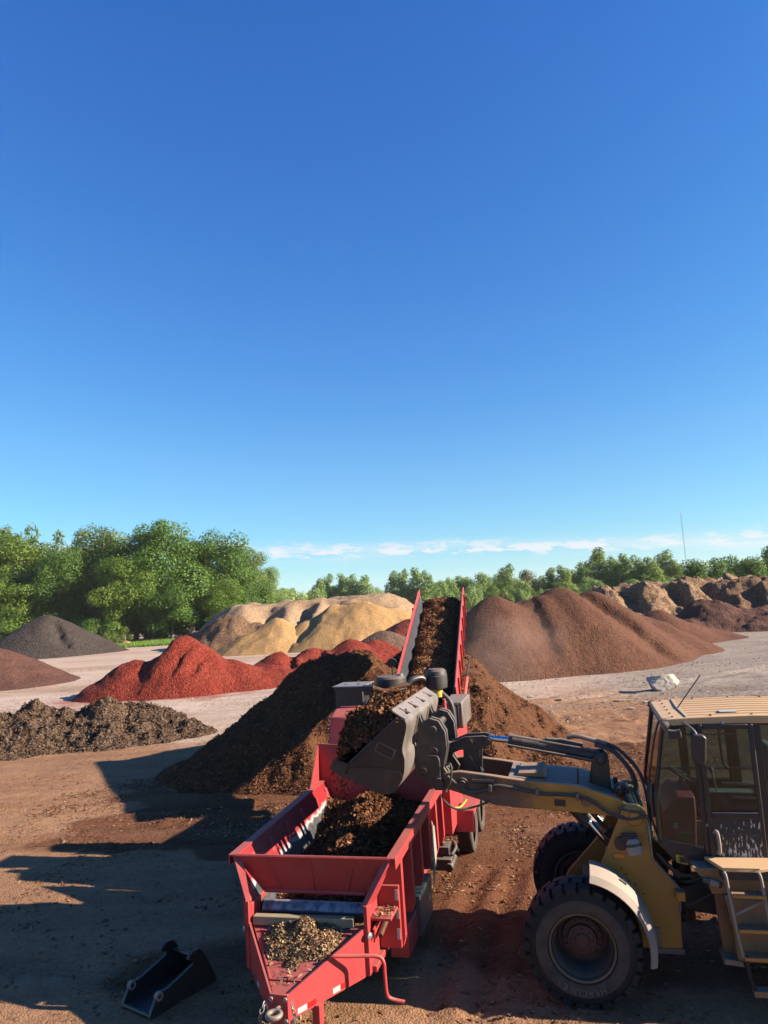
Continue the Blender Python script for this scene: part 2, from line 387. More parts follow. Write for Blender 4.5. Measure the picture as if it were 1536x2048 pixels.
leafC = rnd_mat('leaves_fresh_green', [(0.054, 0.104, 0.0095), (0.0855, 0.151, 0.0143), (0.117, 0.19, 0.0206), (0.153, 0.225, 0.0317)], 0.5, 0.35)
leafD = rnd_mat('leaves_hazed_green', [(0.125, 0.193, 0.0559), (0.167, 0.258, 0.0714), (0.225, 0.33, 0.0931)], 0.6, 0.3)  # distance haze mixed into the leaf tone: paler, greyer green
leafF = rnd_mat('leaves_bright_far', [(0.11, 0.17, 0.03), (0.15, 0.22, 0.04), (0.19, 0.27, 0.055)], 0.6, 0.35)
leafE = rnd_mat('leaves_grey_brown', [(0.09, 0.085, 0.05), (0.12, 0.11, 0.065), (0.15, 0.14, 0.08)], 0.7, 0.2)
grassm = rnd_mat('grass_blades', [(0.05, 0.12, 0.012), (0.09, 0.19, 0.02), (0.14, 0.25, 0.03), (0.22, 0.26, 0.07)], 0.7, 0.3)
stone_m = paint('pale_limestone', (0.419, 0.378, 0.324), (0.338, 0.297, 0.251), 0.9, 0, 3.0, None, 0, 0.4)
orange_stone = paint('orange_stone', (0.3, 0.168, 0.084), (0.252, 0.132, 0.06), 0.9, 0, 3.0, None, 0, 0.4)

# ------------------------------------------------------------------ mesh helpers
def tag(o, label=None, cat=None, group=None, kind=None):
    if label: o['label'] = label
    if cat: o['category'] = cat
    if group: o['group'] = group
    if kind: o['kind'] = kind
    return o
def thing(name, label, cat, loc=(0, 0, 0), rz=0.0, group=None):
    o = bpy.data.objects.new(name, None); COL.objects.link(o)
    o.empty_display_size = 0.3
    o.location = loc; o.rotation_euler = (0, 0, rz)
    return tag(o, label, cat, group)
def link(name, me, mat=None, parent=None):
    o = bpy.data.objects.new(name, me); COL.objects.link(o)
    if mat is not None and not me.materials: me.materials.append(mat)
    if parent is not None: o.parent = parent
    return o
def mesh_np(name, V, F, smooth=True, rnd=None):
    V = np.asarray(V, np.float32); F = np.asarray(F, np.int32)
    n, k = F.shape
    me = bpy.data.meshes.new(name)
    me.vertices.add(len(V)); me.vertices.foreach_set('co', V.ravel())
    me.loops.add(n * k); me.loops.foreach_set('vertex_index', F.ravel())
    me.polygons.add(n); me.polygons.foreach_set('loop_start', np.arange(0, n * k, k, dtype=np.int32))
    me.polygons.foreach_set('use_smooth', np.full(n, smooth))
    me.update(calc_edges=True)
    if rnd is not None:
        a = me.attributes.new('rnd', 'FLOAT', 'FACE'); a.data.foreach_set('value', np.asarray(rnd, np.float32))
    return me

class MB:
    """collects solids into one mesh"""
    def __init__(s, M=None): s.v, s.f, s.M = [], [], M
    def _add(s, vs, fs):
        b = len(s.v)
        s.v += [tuple(s.M @ Vector(q)) if s.M else tuple(q) for q in vs]
        s.f += [tuple(b + i for i in q) for q in fs]
    def box(s, c, size, rot=None):
        x, y, z = (q / 2 for q in size)
        vs = [Vector(p) for p in ((-x, -y, -z), (x, -y, -z), (x, y, -z), (-x, y, -z), (-x, -y, z), (x, -y, z), (x, y, z), (-x, y, z))]
        if rot is not None: vs = [rot @ p for p in vs]
        c = Vector(c)
        s._add([c + p for p in vs], [(3, 2, 1, 0), (4, 5, 6, 7), (0, 1, 5, 4), (1, 2, 6, 5), (2, 3, 7, 6), (3, 0, 4, 7)])
        return s
    def span(s, p0, p1):
        return s.box([(a + b) / 2 for a, b in zip(p0, p1)], [abs(b - a) for a, b in zip(p0, p1)])
    def prism(s, prof, y0, y1, axis='y'):
        """prof in (x,z) extruded along y (axis y), or (y,z) along x, or (x,y) along z"""
        a = sum(prof[i][0] * prof[(i + 1) % len(prof)][1] - prof[(i + 1) % len(prof)][0] * prof[i][1] for i in range(len(prof)))
        if a < 0: prof = prof[::-1]
        def P(p, t): return {'y': (p[0], t, p[1]), 'x': (t, p[0], p[1]), 'z': (p[0], p[1], t)}[axis]
        n = len(prof)
        lo, hi = min(y0, y1), max(y0, y1)
        if axis == 'y': lo, hi = hi, lo
        vs = [P(p, lo) for p in prof] + [P(p, hi) for p in prof]
        fs = [tuple(range(n - 1, -1, -1)), tuple(range(n, 2 * n))] + [(i, (i + 1) % n, n + (i + 1) % n, n + i) for i in range(n)]
        s._add(vs, fs); return s
    def plate(s, pts, t):
        """a planar polygon given thickness t along its normal"""
        P = [Vector(p) for p in pts]; nn = Vector((0, 0, 0))
        for i in range(len(P)):
            a, b = P[i], P[(i + 1) % len(P)]
            nn += a.cross(b)
        nn.normalize(); n = len(P)
        s._add([p - nn * t / 2 for p in P] + [p + nn * t / 2 for p in P],
               [tuple(range(n - 1, -1, -1)), tuple(range(n, 2 * n))] + [(i, (i + 1) % n, n + (i + 1) % n, n + i) for i in range(n)])
        return s
    def tube(s, path, r, n=10, cap=True):
        P = [Vector(p) for p in path]; R = r if isinstance(r, (list, tuple)) else [r] * len(P)
        T = []
        for i in range(len(P)):
            a = P[max(0, i - 1)]; b = P[min(len(P) - 1, i + 1)]
            T.append((b - a).normalized())
        ref = Vector((0, 0, 1)) if abs(T[0].z) < 0.9 else Vector((1, 0, 0))
        u = T[0].cross(ref).normalized(); vs, fs = [], []
        for i, p in enumerate(P):
            u = (u - T[i] * u.dot(T[i])).normalized(); w = T[i].cross(u)
            for k in range(n):
                a = 2 * pi * k / n
                vs.append(p + (u * cos(a) + w * sin(a)) * R[i])
        for i in range(len(P) - 1):
            for k in range(n):
                fs.append((i * n + k, i * n + (k + 1) % n, (i + 1) * n + (k + 1) % n, (i + 1) * n + k))
        if cap:
            fs.append(tuple(range(n - 1, -1, -1))); fs.append(tuple((len(P) - 1) * n + k for k in range(n)))
        s._add(vs, fs); return s
    def lathe(s, prof, o, axis, n=48, closed=False):
        """prof: (r, h) along axis from origin o"""
        ax = Vector(axis).normalized(); ref = Vector((0, 0, 1)) if abs(ax.z) < 0.9 else Vector((1, 0, 0))
        u = ax.cross(ref).normalized(); w = ax.cross(u); o = Vector(o); vs, fs = [], []
        m = len(prof)
        for k in range(n):
            a = 2 * pi * k / n; d = u * cos(a) + w * sin(a)
            for r, h in prof: vs.append(o + d * r + ax * h)
        for k in range(n):
            k2 = (k + 1) % n
            for i in range(m if closed else m - 1):
                j = (i + 1) % m
                fs.append((k * m + i, k * m + j, k2 * m + j, k2 * m + i))
        s._add(vs, fs); return s
    def cyl(s, p0, p1, r, n=20):
        return s.tube([p0, p1], r, n)
    def build(s, name, mat, parent=None, bevel=0.0, smooth=None, seg=2):
        me = bpy.data.meshes.new(name)
        me.from_pydata([tuple(q) for q in s.v], [], s.f); me.update()
        o = link(name, me, mat, parent)
        if bevel:
            b = o.modifiers.new('bevel', 'BEVEL'); b.width = bevel; b.segments = seg
            b.limit_method = 'ANGLE'; b.angle_limit = radians(35)
        me.polygons.foreach_set('use_smooth', np.ones(len(me.polygons), bool))
        if smooth is None: smooth = 35
        me.set_sharp_from_angle(angle=radians(smooth))
        return o

def smooth_path(pts, n=6):
    P = [Vector(p) for p in pts]; out = []
    for i in range(len(P) - 1):
        p0, p1, p2, p3 = P[max(0, i - 1)], P[i], P[i + 1], P[min(len(P) - 1, i + 2)]
        for k in range(n):
            t = k / n
            out.append(0.5 * ((2 * p1) + (p2 - p0) * t + (2 * p0 - 5 * p1 + 4 * p2 - p3) * t * t + (3 * p1 - p0 - 3 * p2 + p3) * t ** 3))
    out.append(P[-1]); return out

def flakes(name, P, N, mat, size=(0.02, 0.06), aspect=(2.0, 5.0), seed=1, tilt=0.6, lift=0.01, parent=None, pow_=1.0):
    """loose bent shreds lying on a surface at points P with surface normals N"""
    r = np.random.default_rng(seed); n = len(P)
    P = np.asarray(P, float); N = np.asarray(N, float)
    nn = N + r.normal(0, tilt, (n, 3)); nn /= np.linalg.norm(nn, axis=1)[:, None]
    d = r.normal(0, 1, (n, 3)); d -= nn * (d * nn).sum(1)[:, None]; d /= np.linalg.norm(d, axis=1)[:, None]
    e = np.cross(nn, d)
    L = (size[0] + (size[1] - size[0]) * r.random(n) ** 1.8)[:, None]; Wd = L / r.uniform(*aspect, n)[:, None]
    c = P + N * (lift * r.random(n)[:, None])
    bend = nn * L * r.uniform(-0.05, 0.22, n)[:, None]
    V = np.stack([c - d * L - e * Wd, c - d * L + e * Wd * 0.7, c + e * Wd + bend, c - e * Wd + bend, c + d * L * 0.95 + e * Wd * 0.5, c + d * L - e * Wd * 0.7], 1).reshape(-1, 3)
    b = np.arange(n)[:, None] * 6
    F = np.concatenate([b + [0, 3, 2, 1], b + [3, 5, 4, 2]], 0)
    rv = r.random(n) ** pow_
    me = mesh_np(name, V, F, False, np.concatenate([rv, rv]))
    return link(name, me, mat, parent)
def sample_grid(X, Y, Z, n, mask, seed):
    """random points (and normals) on a height grid where mask is true"""
    r = np.random.default_rng(seed)
    gy, gx = np.gradient(Z, Y[:, 0], X[0, :])
    w = np.where(mask, 1.0, 0.0)
    w = w * np.abs(np.gradient(Y[:, 0]))[:, None] * np.abs(np.gradient(X[0, :]))[None, :] * np.sqrt(1 + gx ** 2 + gy ** 2)
    cdf = np.cumsum(w.ravel()); k = np.searchsorted(cdf, r.random(n) * cdf[-1]); k = np.minimum(k, w.size - 1)
    i, j = np.unravel_index(k, Z.shape)
    dx = np.gradient(X[0, :])[j] * (r.random(n) - .5); dy = np.gradient(Y[:, 0])[i] * (r.random(n) - .5)
    P = np.stack([X[i, j] + dx, Y[i, j] + dy, Z[i, j] + gx[i, j] * dx + gy[i, j] * dy], 1)
    N = np.stack([-gx[i, j], -gy[i, j], np.ones(n)], 1); N /= np.linalg.norm(N, axis=1)[:, None]
    return P, N
def grid_faces(ny, nx):
    a = np.arange(ny * nx).reshape(ny, nx)
    return np.stack([a[:-1, :-1], a[:-1, 1:], a[1:, 1:], a[1:, :-1]], -1).reshape(-1, 4)

# ------------------------------------------------------------------ the loader's and trailer's places
LO, LRZ = Vector((2.20, 9.99, 0)), radians(180 - 14.2)
TO, TRZ = Vector((-1.43, 7.88, 0)), radians(90 - 13.7)
TM = Matrix.Translation(TO) @ Matrix.Rotation(TRZ, 4, 'Z')
LM = Matrix.Translation(LO) @ Matrix.Rotation(LRZ, 4, 'Z')

# ------------------------------------------------------------------ ground
def ground_height(X, Y):
    R = np.sqrt(X ** 2 + Y ** 2)
    near = 1 - sstep(30, 60, R)
    z = 0.05 * fbm(X * 0.25, Y * 0.25, 3, 3) * near + 0.022 * fbm(X * 1.6, Y * 1.6, 4, 9) * near
    # churned mulch round the loading spot and spilled to the right of the heap
    sp = sstep(0.0, 0.25, fbm(X * 0.22, Y * 0.3, 3, 21) + 0.55 - ((X - 8.5) / 7) ** 2 - ((Y - 24) / 5.5) ** 2)
    z = z + sp * (0.10 * np.abs(fbm(X * 0.9, Y * 0.9, 4, 5)) + 0.10 * np.maximum(fbm(X * 2.2, Y * 2.2, 3, 15), 0))
    sl_ = sstep(0.0, 0.3, 0.35 + fbm(X * 0.3, Y * 0.4, 3, 33) - ((X + 5.2) / 3.2) ** 2 - ((Y - 17) / 2.2) ** 2)
    z = z + sl_ * (0.16 * np.abs(fbm(X * 1.1, Y * 1.1, 4, 6)) + 0.06 * np.maximum(fbm(X * 3.5, Y * 3.5, 2, 16), 0))
    # wheel ruts
    for (x0, y0, x1, y1, wd) in ((1.6, 13.6, 0.2, 8.6, 0.16), (2.0, 13.4, 0.7, 8.4, 0.16), (-13, 20, 1, 16.5, 0.25), (-13, 17.5, 0.5, 14.5, 0.25), (3, 16, 14, 13.5, 0.25), (3, 17.8, 15, 15.6, 0.25), (-9, 12.0, -2.5, 9.8, 0.25)):
        L = sqrt((x1 - x0) ** 2 + (y1 - y0) ** 2); ux, uy = (x1 - x0) / L, (y1 - y0) / L
        s_ = (X - x0) * ux + (Y - y0) * uy; t_ = (Y - y0) * ux - (X - x0) * uy + 0.15 * np.sin(s_ * 0.5)
        m = sstep(0, 0.6, s_) * sstep(0, 0.6, L - s_)
        g = np.exp(-(t_ / wd) ** 2)
        z = z - m * g * (0.035 + 0.014 * np.sign(np.sin((s_ + 0.8 * np.abs(t_)) * 2 * pi / 0.17))) + m * 0.025 * np.exp(-((np.abs(t_) - wd * 1.9) / 0.09) ** 2)
    for (x0, y0, x1, y1, wd) in ((-26, 41, 2, 31.5, 0.35), (-26, 43.4, 2, 33.6, 0.35), (3, 34, 26, 30.5, 0.4), (3, 36.4, 26, 32.6, 0.4), (6, 31, 30, 45, 0.4), (-20, 38, 0, 34.5, 0.3)):
        L = sqrt((x1 - x0) ** 2 + (y1 - y0) ** 2); ux, uy = (x1 - x0) / L, (y1 - y0) / L
        s_ = (X - x0) * ux + (Y - y0) * uy; t_ = (Y - y0) * ux - (X - x0) * uy + 0.5 * np.sin(s_ * 0.16)
        m = sstep(0, 2, s_) * sstep(0, 2, L - s_)
        z = z - m * 0.07 * np.exp(-(t_ / wd) ** 2) + m * 0.05 * np.exp(-((np.abs(t_) - wd * 1.9) / 0.25) ** 2)
    # rough graded bank at the right, beyond the boulder
    z = z + sstep(0.0, 0.3, 0.3 + fbm(X * 0.15, Y * 0.25, 3, 44) - ((X - 17) / 5) ** 2 - ((Y - 36) / 3) ** 2) * 0.22 * np.abs(fbm(X * 1.2, Y * 1.2, 4, 45))
    return z * sstep(0, 3, Y - 3) 
def build_ground():
    t = np.linspace(-1, 1, 561)
    xs = np.sinh(t * 6.6) / np.sinh(6.6) * 1.0
    xs = np.sign(t) * (np.abs(t) * 22 + 2700 * np.abs(t) ** 14)
    s = np.linspace(0, 1, 640)
    ys = 5.5 * (46 / 5.5) ** (s / 0.80)
    ys[s > 0.80] = 46 * (2700 / 46) ** ((s[s > 0.80] - 0.80) / 0.20)
    ys = np.concatenate([[-2600, -600, -150, -40, -12, -4, 0, 3], ys])
    X, Y = np.meshgrid(xs, ys)
    Z = ground_height(X, Y)
    me = mesh_np('ground', np.stack([X, Y, Z], -1).reshape(-1, 3), grid_faces(*X.shape), True)
    # what the surface is made of: crushed pale gravel / red stain / fresh mulch spill
    wob = 2.6 * fbm(X * 0.12, Y * 0.12, 4, 51)
    edge = 29.5 + 0.055 * X + wob + 3.5 * sstep(2, 9, X)
    grav = sstep(-3.2, 3.8, Y - edge + 3.0 * fbm(X * .35, Y * .5, 4, 52)) * (0.55 + 0.45 * sstep(-0.25, 0.25, fbm(X * 0.06 + 3, Y * 0.16, 4, 57) + 0.12))
    right = sstep(5, 15, X) * sstep(27, 33, Y)
    redst = sstep(0.0, 0.5, 0.75 - np.minimum(((X + 13.5) / 7.2) ** 2 + ((Y - 42.8) / 4.2) ** 2, ((X + 6.8) / 5.0) ** 2 + ((Y - 52) / 6.5) ** 2) + 0.7 * fbm(X * .5, Y * .5, 3, 53))
    spill = sstep(-0.1, 0.6, 0.9 + 0.9 * fbm(X * 0.3, Y * 0.3, 4, 54) - ((X - 4.5) / 12.0) ** 2 - ((Y - 18.5) / 10.0) ** 2)
    spill = np.maximum(spill, sstep(0.0, 0.5, 0.7 + 1.1 * fbm(X * 0.35, Y * 0.5, 4, 58) - ((X + 4.5) / 4.5) ** 2 - ((Y - 16.8) / 2.8) ** 2))
    c = np.stack([grav * (1 - 0.75 * right), redst, spill, right], -1).reshape(-1, 4).astype(np.float32)
    a = me.color_attributes.new('soil', 'FLOAT_COLOR', 'POINT'); a.data.foreach_set('color', c.ravel())
    m, nt, b, o = new_mat('yard_ground'); k = NT(nt); oc = k.obj()
    at = k.node('ShaderNodeAttribute', attribute_name='soil')
    sp = k.node('ShaderNodeSeparateColor', Color=at.outputs['Color'])
    n1 = k.noise(oc, 0.35, 6, 0.6); n2 = k.noise(oc, 4.0, 6, 0.65); n3 = k.noise(oc, 28, 4, 0.7)
    vz = k.node('ShaderNodeTexVoronoi', Vector=oc, Scale=34.0)
    vr = k.node('ShaderNodeSeparateColor', Color=vz.outputs['Color']).outputs[0]
    st = k.node('ShaderNodeMapping'); k.put(st.inputs['Vector'], oc); st.inputs['Rotation'].default_value = (0, 0, radians(12)); st.inputs['Scale'].default_value = (0.22, 1.6, 1)
    n4 = k.noise(st.outputs[0], 1.0, 5, 0.6)
    f = k.math('ADD', k.math('MULTIPLY', n1, 0.4), k.math('ADD', k.math('MULTIPLY', n4, 0.35), k.math('ADD', k.math('MULTIPLY', n2, 0.3), k.math('MULTIPLY', vr, 0.16))))
    soil = k.ramp(f, [(0.36, (0.111, 0.0546, 0.0288)), (0.54, (0.182, 0.0969, 0.0531)), (0.68, (0.236, 0.133, 0.0744)), (0.85, (0.299, 0.18, 0.105))])
    mul = k.ramp(f, [(0.36, (0.0395, 0.0146, 0.00717)), (0.55, (0.0829, 0.0332, 0.0156)), (0.70, (0.119, 0.0512, 0.0246)), (0.88, (0.189, 0.097, 0.0508))])
    grv = k.ramp(f, [(0.36, (0.221, 0.164, 0.127)), (0.55, (0.316, 0.244, 0.194)), (0.68, (0.388, 0.306, 0.249)), (0.85, (0.469, 0.39, 0.329))])
    rgt = k.ramp(f, [(0.36, (0.1, 0.0805, 0.0655)), (0.55, (0.148, 0.126, 0.105)), (0.68, (0.192, 0.169, 0.146)), (0.85, (0.258, 0.238, 0.216))])
    rd = k.ramp(f, [(0.36, (0.165, 0.0375, 0.02625)), (0.6, (0.225, 0.075, 0.05625)), (0.85, (0.285, 0.165, 0.135))])
    c = k.mix(k.rng(k.math('ADD', sp.outputs[2], k.math('MULTIPLY', k.math('SUBTRACT', n2, .5), .6)), 0.3, 0.7), soil, mul)
    c = k.mix(k.rng(k.math('ADD', at.outputs['Alpha'], k.math('MULTIPLY', k.math('SUBTRACT', n2, .5), .5)), 0.2, 0.7), c, rgt)
    c = k.mix(k.rng(k.math('ADD', sp.outputs[0], k.math('MULTIPLY', k.math('SUBTRACT', n2, .5), .5)), 0.05, 0.95, smooth=False), c, grv)
    nd = k.noise(st.outputs[0], 0.35, 6, 0.65)
    c = k.mix(k.math('MULTIPLY', k.rng(nd, 0.50, 0.72), 0.45), c, k.mix(vr, (0.10, 0.060, 0.040), (0.17, 0.11, 0.078)))      # darker trodden-in streaks
    c = k.mix(k.math('MULTIPLY', sp.outputs[1], 0.85), c, rd)
    k.put(b.inputs['Base Color'], c); b.inputs['Roughness'].default_value = 0.95; b.inputs['Specular IOR Level'].default_value = 0.12
    h = k.math('ADD', k.math('MULTIPLY', n2, 1.3), k.math('ADD', k.math('MULTIPLY', n3, 0.45), k.math('MULTIPLY', vz.outputs['Distance'], -0.3)))
    k.put(b.inputs['Normal'], k.bump(h, 0.75, 0.05))
    g = link('ground', me, m); tag(g, 'brown and pale gravel yard floor with wheel marks', None, None, 'structure')
    # loose chips trodden into the floor
    xs2 = np.linspace(-12, 12, 480); ys2 = np.linspace(6.8, 27, 520)
    X2, Y2 = np.meshgrid(xs2, ys2); Z2 = ground_height(X2, Y2)
    den = (0.15 + sstep(-0.1, 0.5, 0.6 + 0.9 * fbm(X2 * 0.3, Y2 * 0.3, 4, 54) - ((X2 - 3) / 13.5) ** 2 - ((Y2 - 19.5) / 8.0) ** 2)) * np.clip(0.5 + 2.0 * fbm(X2 * 0.8, Y2 * 0.8, 4, 61), 0.03, 1.6) * (10 / Y2) ** 1.0
    thr = RNG.random(den.shape) * 1.3
    P, N = sample_grid(X2, Y2, Z2, 120000, den > thr, 5)
    ch = flakes('wood_chips', P, N, groundchips, (0.010, 0.045), (2, 4.5), 8, 0.28, 0.012)
    tag(ch, 'loose shredded wood chips trodden into the brown yard floor', 'wood chips', None, 'stuff')
build_ground()

# crushed stone lying loose on the pale part of the yard
def build_gravel():
    r = np.random.default_rng(44); n = 48000
    Y = 24 + 46 * r.random(n) ** 1.6; X = r.uniform(-0.62, 0.62, n) * Y * 1.05
    k = (Y > 27 + 3 * fbm(X * .3, Y * .3, 3, 61)) & (fbm(X * 0.25, Y * 0.6, 4, 62) > -0.28 + 0.35 * r.random(n))
    X, Y = X[k], Y[k]; Z = ground_height(X, Y)
    gm = rnd_mat('crushed_stone', [(0.14, 0.10, 0.075), (0.22, 0.165, 0.13), (0.30, 0.24, 0.20), (0.36, 0.30, 0.26), (0.46, 0.40, 0.35)], 0.95, 0, 0.1)
    o = flakes('gravel', np.stack([X, Y, Z], 1), np.tile([0, 0, 1.0], (len(X), 1)), gm, (0.012, 0.05), (1.0, 1.7), 63, 0.35, 0.012)
    tag(o, 'loose crushed stone and crumbs on the pale yard', 'gravel', None, 'stuff')
build_gravel()

# far low hills behind the trees
def build_hills():
    xs = np.linspace(-2600, 2600, 300); P = []
    ys = [2000, 2100, 2300, 2600]
    X, Y = np.meshgrid(xs, np.array(ys, float))
    hgt = 24 + 26 * fbm(xs * 0.0021, xs * 0 + 1.3, 3, 71) + 5 * fbm(xs * 0.02, xs * 0, 3, 72)
    Z = np.stack([hgt * 0 - 1, hgt * 0.75, hgt, hgt * 0.8])
    me = mesh_np('hills', np.stack([X, Y, Z], -1).reshape(-1, 3), grid_faces(*X.shape), True)
    m, nt, b, o = new_mat('wooded_hill'); k = NT(nt); oc = k.obj()
    k.put(b.inputs['Base Color'], k.mix(k.noise(oc, 0.02, 6, 0.7), (0.035, 0.075, 0.05), (0.06, 0.11, 0.07)))
    b.inputs['Roughness'].default_value = 1
    tag(link('hills', me, m), 'low wooded ridge on the horizon', None, None, 'structure')
build_hills()

# ------------------------------------------------------------------ piles
def cone(X, Y, x, y, h, rx, ry=None, rot=0.0, rnd=0.18):
    ry = ry or rx
    dx, dy = X - x, Y - y
    u, v = dx * cos(rot) + dy * sin(rot), -dx * sin(rot) + dy * cos(rot)
    d = np.sqrt((u / rx) ** 2 + (v / ry) ** 2 + rnd ** 2) - rnd * 0.55
    return h * (1 - d)
def smax(a, b, k=0.25):
    hh = np.clip(0.5 + 0.5 * (a - b) / k, 0, 1)
    return b * (1 - hh) + a * hh + k * hh * (1 - hh)
def pile(name, label, comps, mat, res, amp, nsc, seed, cuts=(), group='heaps of mulch and compost', k=0.3, gully=0.0, lumps=0.0, cat='mulch pile', flat=None):
    x0 = min(c[0] - max(c[3], (c[4] if len(c) > 4 and c[4] else 0)) * 1.25 for c in comps); x1 = max(c[0] + max(c[3], (c[4] if len(c) > 4 and c[4] else 0)) * 1.25 for c in comps)
    y0 = min(c[1] - max(c[3], (c[4] if len(c) > 4 and c[4] else 0)) * 1.25 for c in comps); y1 = max(c[1] + max(c[3], (c[4] if len(c) > 4 and c[4] else 0)) * 1.25 for c in comps)
    xs, ys = np.arange(x0, x1, res), np.arange(y0, y1, res)
    X, Y = np.meshgrid(xs, ys)
    wx = X + amp * 2.2 * fbm(X / (nsc * 3), Y / (nsc * 3), 3, seed + 60); wy = Y + amp * 2.2 * fbm(X / (nsc * 3), Y / (nsc * 3), 3, seed + 70)
    Z = None
    for c in comps:
        q = cone(wx, wy, *c)
        Z = q if Z is None else smax(Z, q, k)
    if flat: Z = flat - smax(flat - Z, np.zeros_like(Z) + 0.0, 0.8) * 1.0
    for (ax, ay, bx, by, dep, wd) in cuts:       # furrow / bucket-cut along a line
        L = sqrt((bx - ax) ** 2 + (by - ay) ** 2); ux, uy = (bx - ax) / L, (by - ay) / L
        s_ = (X - ax) * ux + (Y - ay) * uy; t_ = (Y - ay) * ux - (X - ax) * uy + 0.35 * wd * fbm(s_ / wd, s_ * 0, 3, seed + 5)
        m = sstep(-0.15 * L, 0.15 * L, s_) * sstep(-0.1 * L, 0.25 * L, L - s_)
        Z = Z - m * dep * np.where(t_ < 0, np.exp(-(t_ / wd) ** 2), np.exp(-(t_ / (wd * 0.28)) ** 2))
    body = sstep(-0.1, 0.5, Z)
    gx_, gy_ = np.gradient(Z, ys, xs)
    n = fbm(X / nsc, Y / nsc, 5, seed, 0.58)
    if gully:
        ang = np.arctan2(Y - comps[0][1], X - comps[0][0])
        n = n + gully * (np.abs(vnoise(ang * 7, np.hypot(X - comps[0][0], Y - comps[0][1]) / (nsc * 4), seed + 9)) * -2 + 0.5)
    Z = Z + amp * n * (0.25 + 0.75 * body)
    if lumps:
        Z = Z + lumps * body * np.maximum(fbm(X / (nsc * 0.28), Y / (nsc * 0.28), 3, seed + 30), -0.1) * 1.4
    if lumps > 0.3:      # torn ledges and lumps of a digger-cut face
        Z = Z + body * (0.30 * (0.42 - 2.0 * np.abs(vnoise(X / 3.2, Y / 3.2, seed + 40))) + 0.34 * (0.42 - 2.0 * np.abs(vnoise(X / 1.1, Y / 1.1, seed + 41))) + 0.22 * vnoise(X / 0.5, Y / 0.5, seed + 42))
    Zc = np.maximum(Z, -0.25)
    keep = (Z > -0.22)
    F = grid_faces(*X.shape)
    km = (keep[:-1, :-1] | keep[:-1, 1:] | keep[1:, 1:] | keep[1:, :-1]).ravel()
    cx, cy = comps[0][0], comps[0][1]
    V = np.stack([X - cx, Y - cy, Zc], -1).reshape(-1, 3)
    F = F[km]; used = np.unique(F); remap = np.zeros(len(V), np.int64); remap[used] = np.arange(len(used))
    me = mesh_np(name, V[used], remap[F], True)
    o = link(name, me, mat); o.location = (cx, cy, 0)
    tag(o, label, cat, group)
    return o, X, Y, Z

# the fresh heap that the conveyor drops
hp, HX, HY, HZ = pile('mulch_pile', 'large fresh dark brown mulch heap under and beside the red conveyor',
    [(1.1, 24.0, 3.4, 4.3, 4.7), (-1.45, 23.2, 3.45, 4.7, 4.3), (-3.2, 21.7, 1.6, 3.0, 2.4), (2.1, 23.2, 2.6, 3.1, 3.9), (-1.4, 20.6, 0.9, 2.2, 1.7), (2.7, 21.6, 0.9, 2.0, 2.0)], dark_mulch, 0.06, 0.30, 0.9, 101, k=0.5, lumps=0.07)
gxx, gyy = np.gradient(HZ, HY[:, 0], HX[0, :])
P, N = sample_grid(HX, HY, HZ, 80000, (HZ > 0.02) & (gyy > -0.35), 71)
tag(flakes('heap_shreds', P, N, shreds, (0.014, 0.05), (2, 5), 72, 0.55, 0.02, None, 1.25), 'loose shredded bark covering the fresh dark heap by the conveyor', 'mulch', None, 'stuff')

wr, WX, WY, WZ = pile('compost_windrow', 'low cloddy dark compost windrow left of the fresh heap',
    [(-13.8, 28.7, 1.6, 2.7, 2.4), (-17.2, 28.6, 1.55, 2.6, 2.3), (-11.3, 28.9, 1.6, 2.5, 2.3), (-9.6, 29.4, 1.25, 2.2, 2.1), (-15.4, 28.4, 1.55, 2.4, 2.2), (-20.0, 28.8, 1.6, 2.6, 2.3), (-12.6, 27.6, 0.8, 1.8, 1.6), (-23, 28.8, 1.5, 2.6, 2.3)],
    compost, 0.07, 0.34, 0.8, 131, k=0.25, lumps=0.16, cat='compost pile')
P, N = sample_grid(WX, WY, WZ, 30000, (WZ > 0.03) & (WX > -19), 73)
tag(flakes('compost_clods', P, N, clodm, (0.014, 0.05), (1.1, 1.9), 74, 0.7, 0.02), 'loose clods on the low dark compost windrow', 'compost', None, 'stuff')

pile('mulch_pile', 'bright red mulch pile with furrowed face on pale gravel',
    [(-12.7, 45.0, 3.6, 4.0, 3.9), (-15.4, 44.4, 2.25, 3.4, 3.0), (-10.2, 45.4, 1.75, 3.8, 3.0), (-7.8, 46.6, 1.15, 3.8, 2.6), (-5.6, 48.2, 0.8, 3.4, 2.6), (-14.0, 44.6, 2.5, 3.4, 3.2)], red_mulch, 0.14, 0.16, 1.3, 151,
    cuts=((-13.3, 45.4, -14.6, 42.2, 0.32, 0.9), (-11.9, 44.6, -12.8, 41.9, 0.22, 0.5), (-10.9, 44.4, -11.7, 42.0, 0.22, 0.45)), k=0.25, lumps=0.07)
pile('mulch_pile', 'low red mulch ridge stretching behind the fresh dark heap',
    [(-8.0, 53.0, 1.6, 3.0, 3.4), (-5.6, 54.5, 1.6, 3.4, 3.4), (-3.2, 55, 2.1, 3.4, 3.2), (-1.4, 56, 1.9, 3.0, 3.0), (-10, 50.5, 0.7, 3.2, 2.4)], red_mulch, 0.16, 0.22, 1.2, 171,
    cuts=((-7.2, 54, -6.9, 50.5, .5, .6), (-5.2, 54.5, -5.0, 51.5, .4, .6)), k=0.25, lumps=0.06)
pile('mulch_pile', 'dull grey brown mound left of the conveyor, behind the red ridge', [(-0.6, 59, 2.5, 4.2, 4.2), (2.2, 60, 2.3, 4, 4)], greybrown, 0.2, 0.18, 1.6, 181)
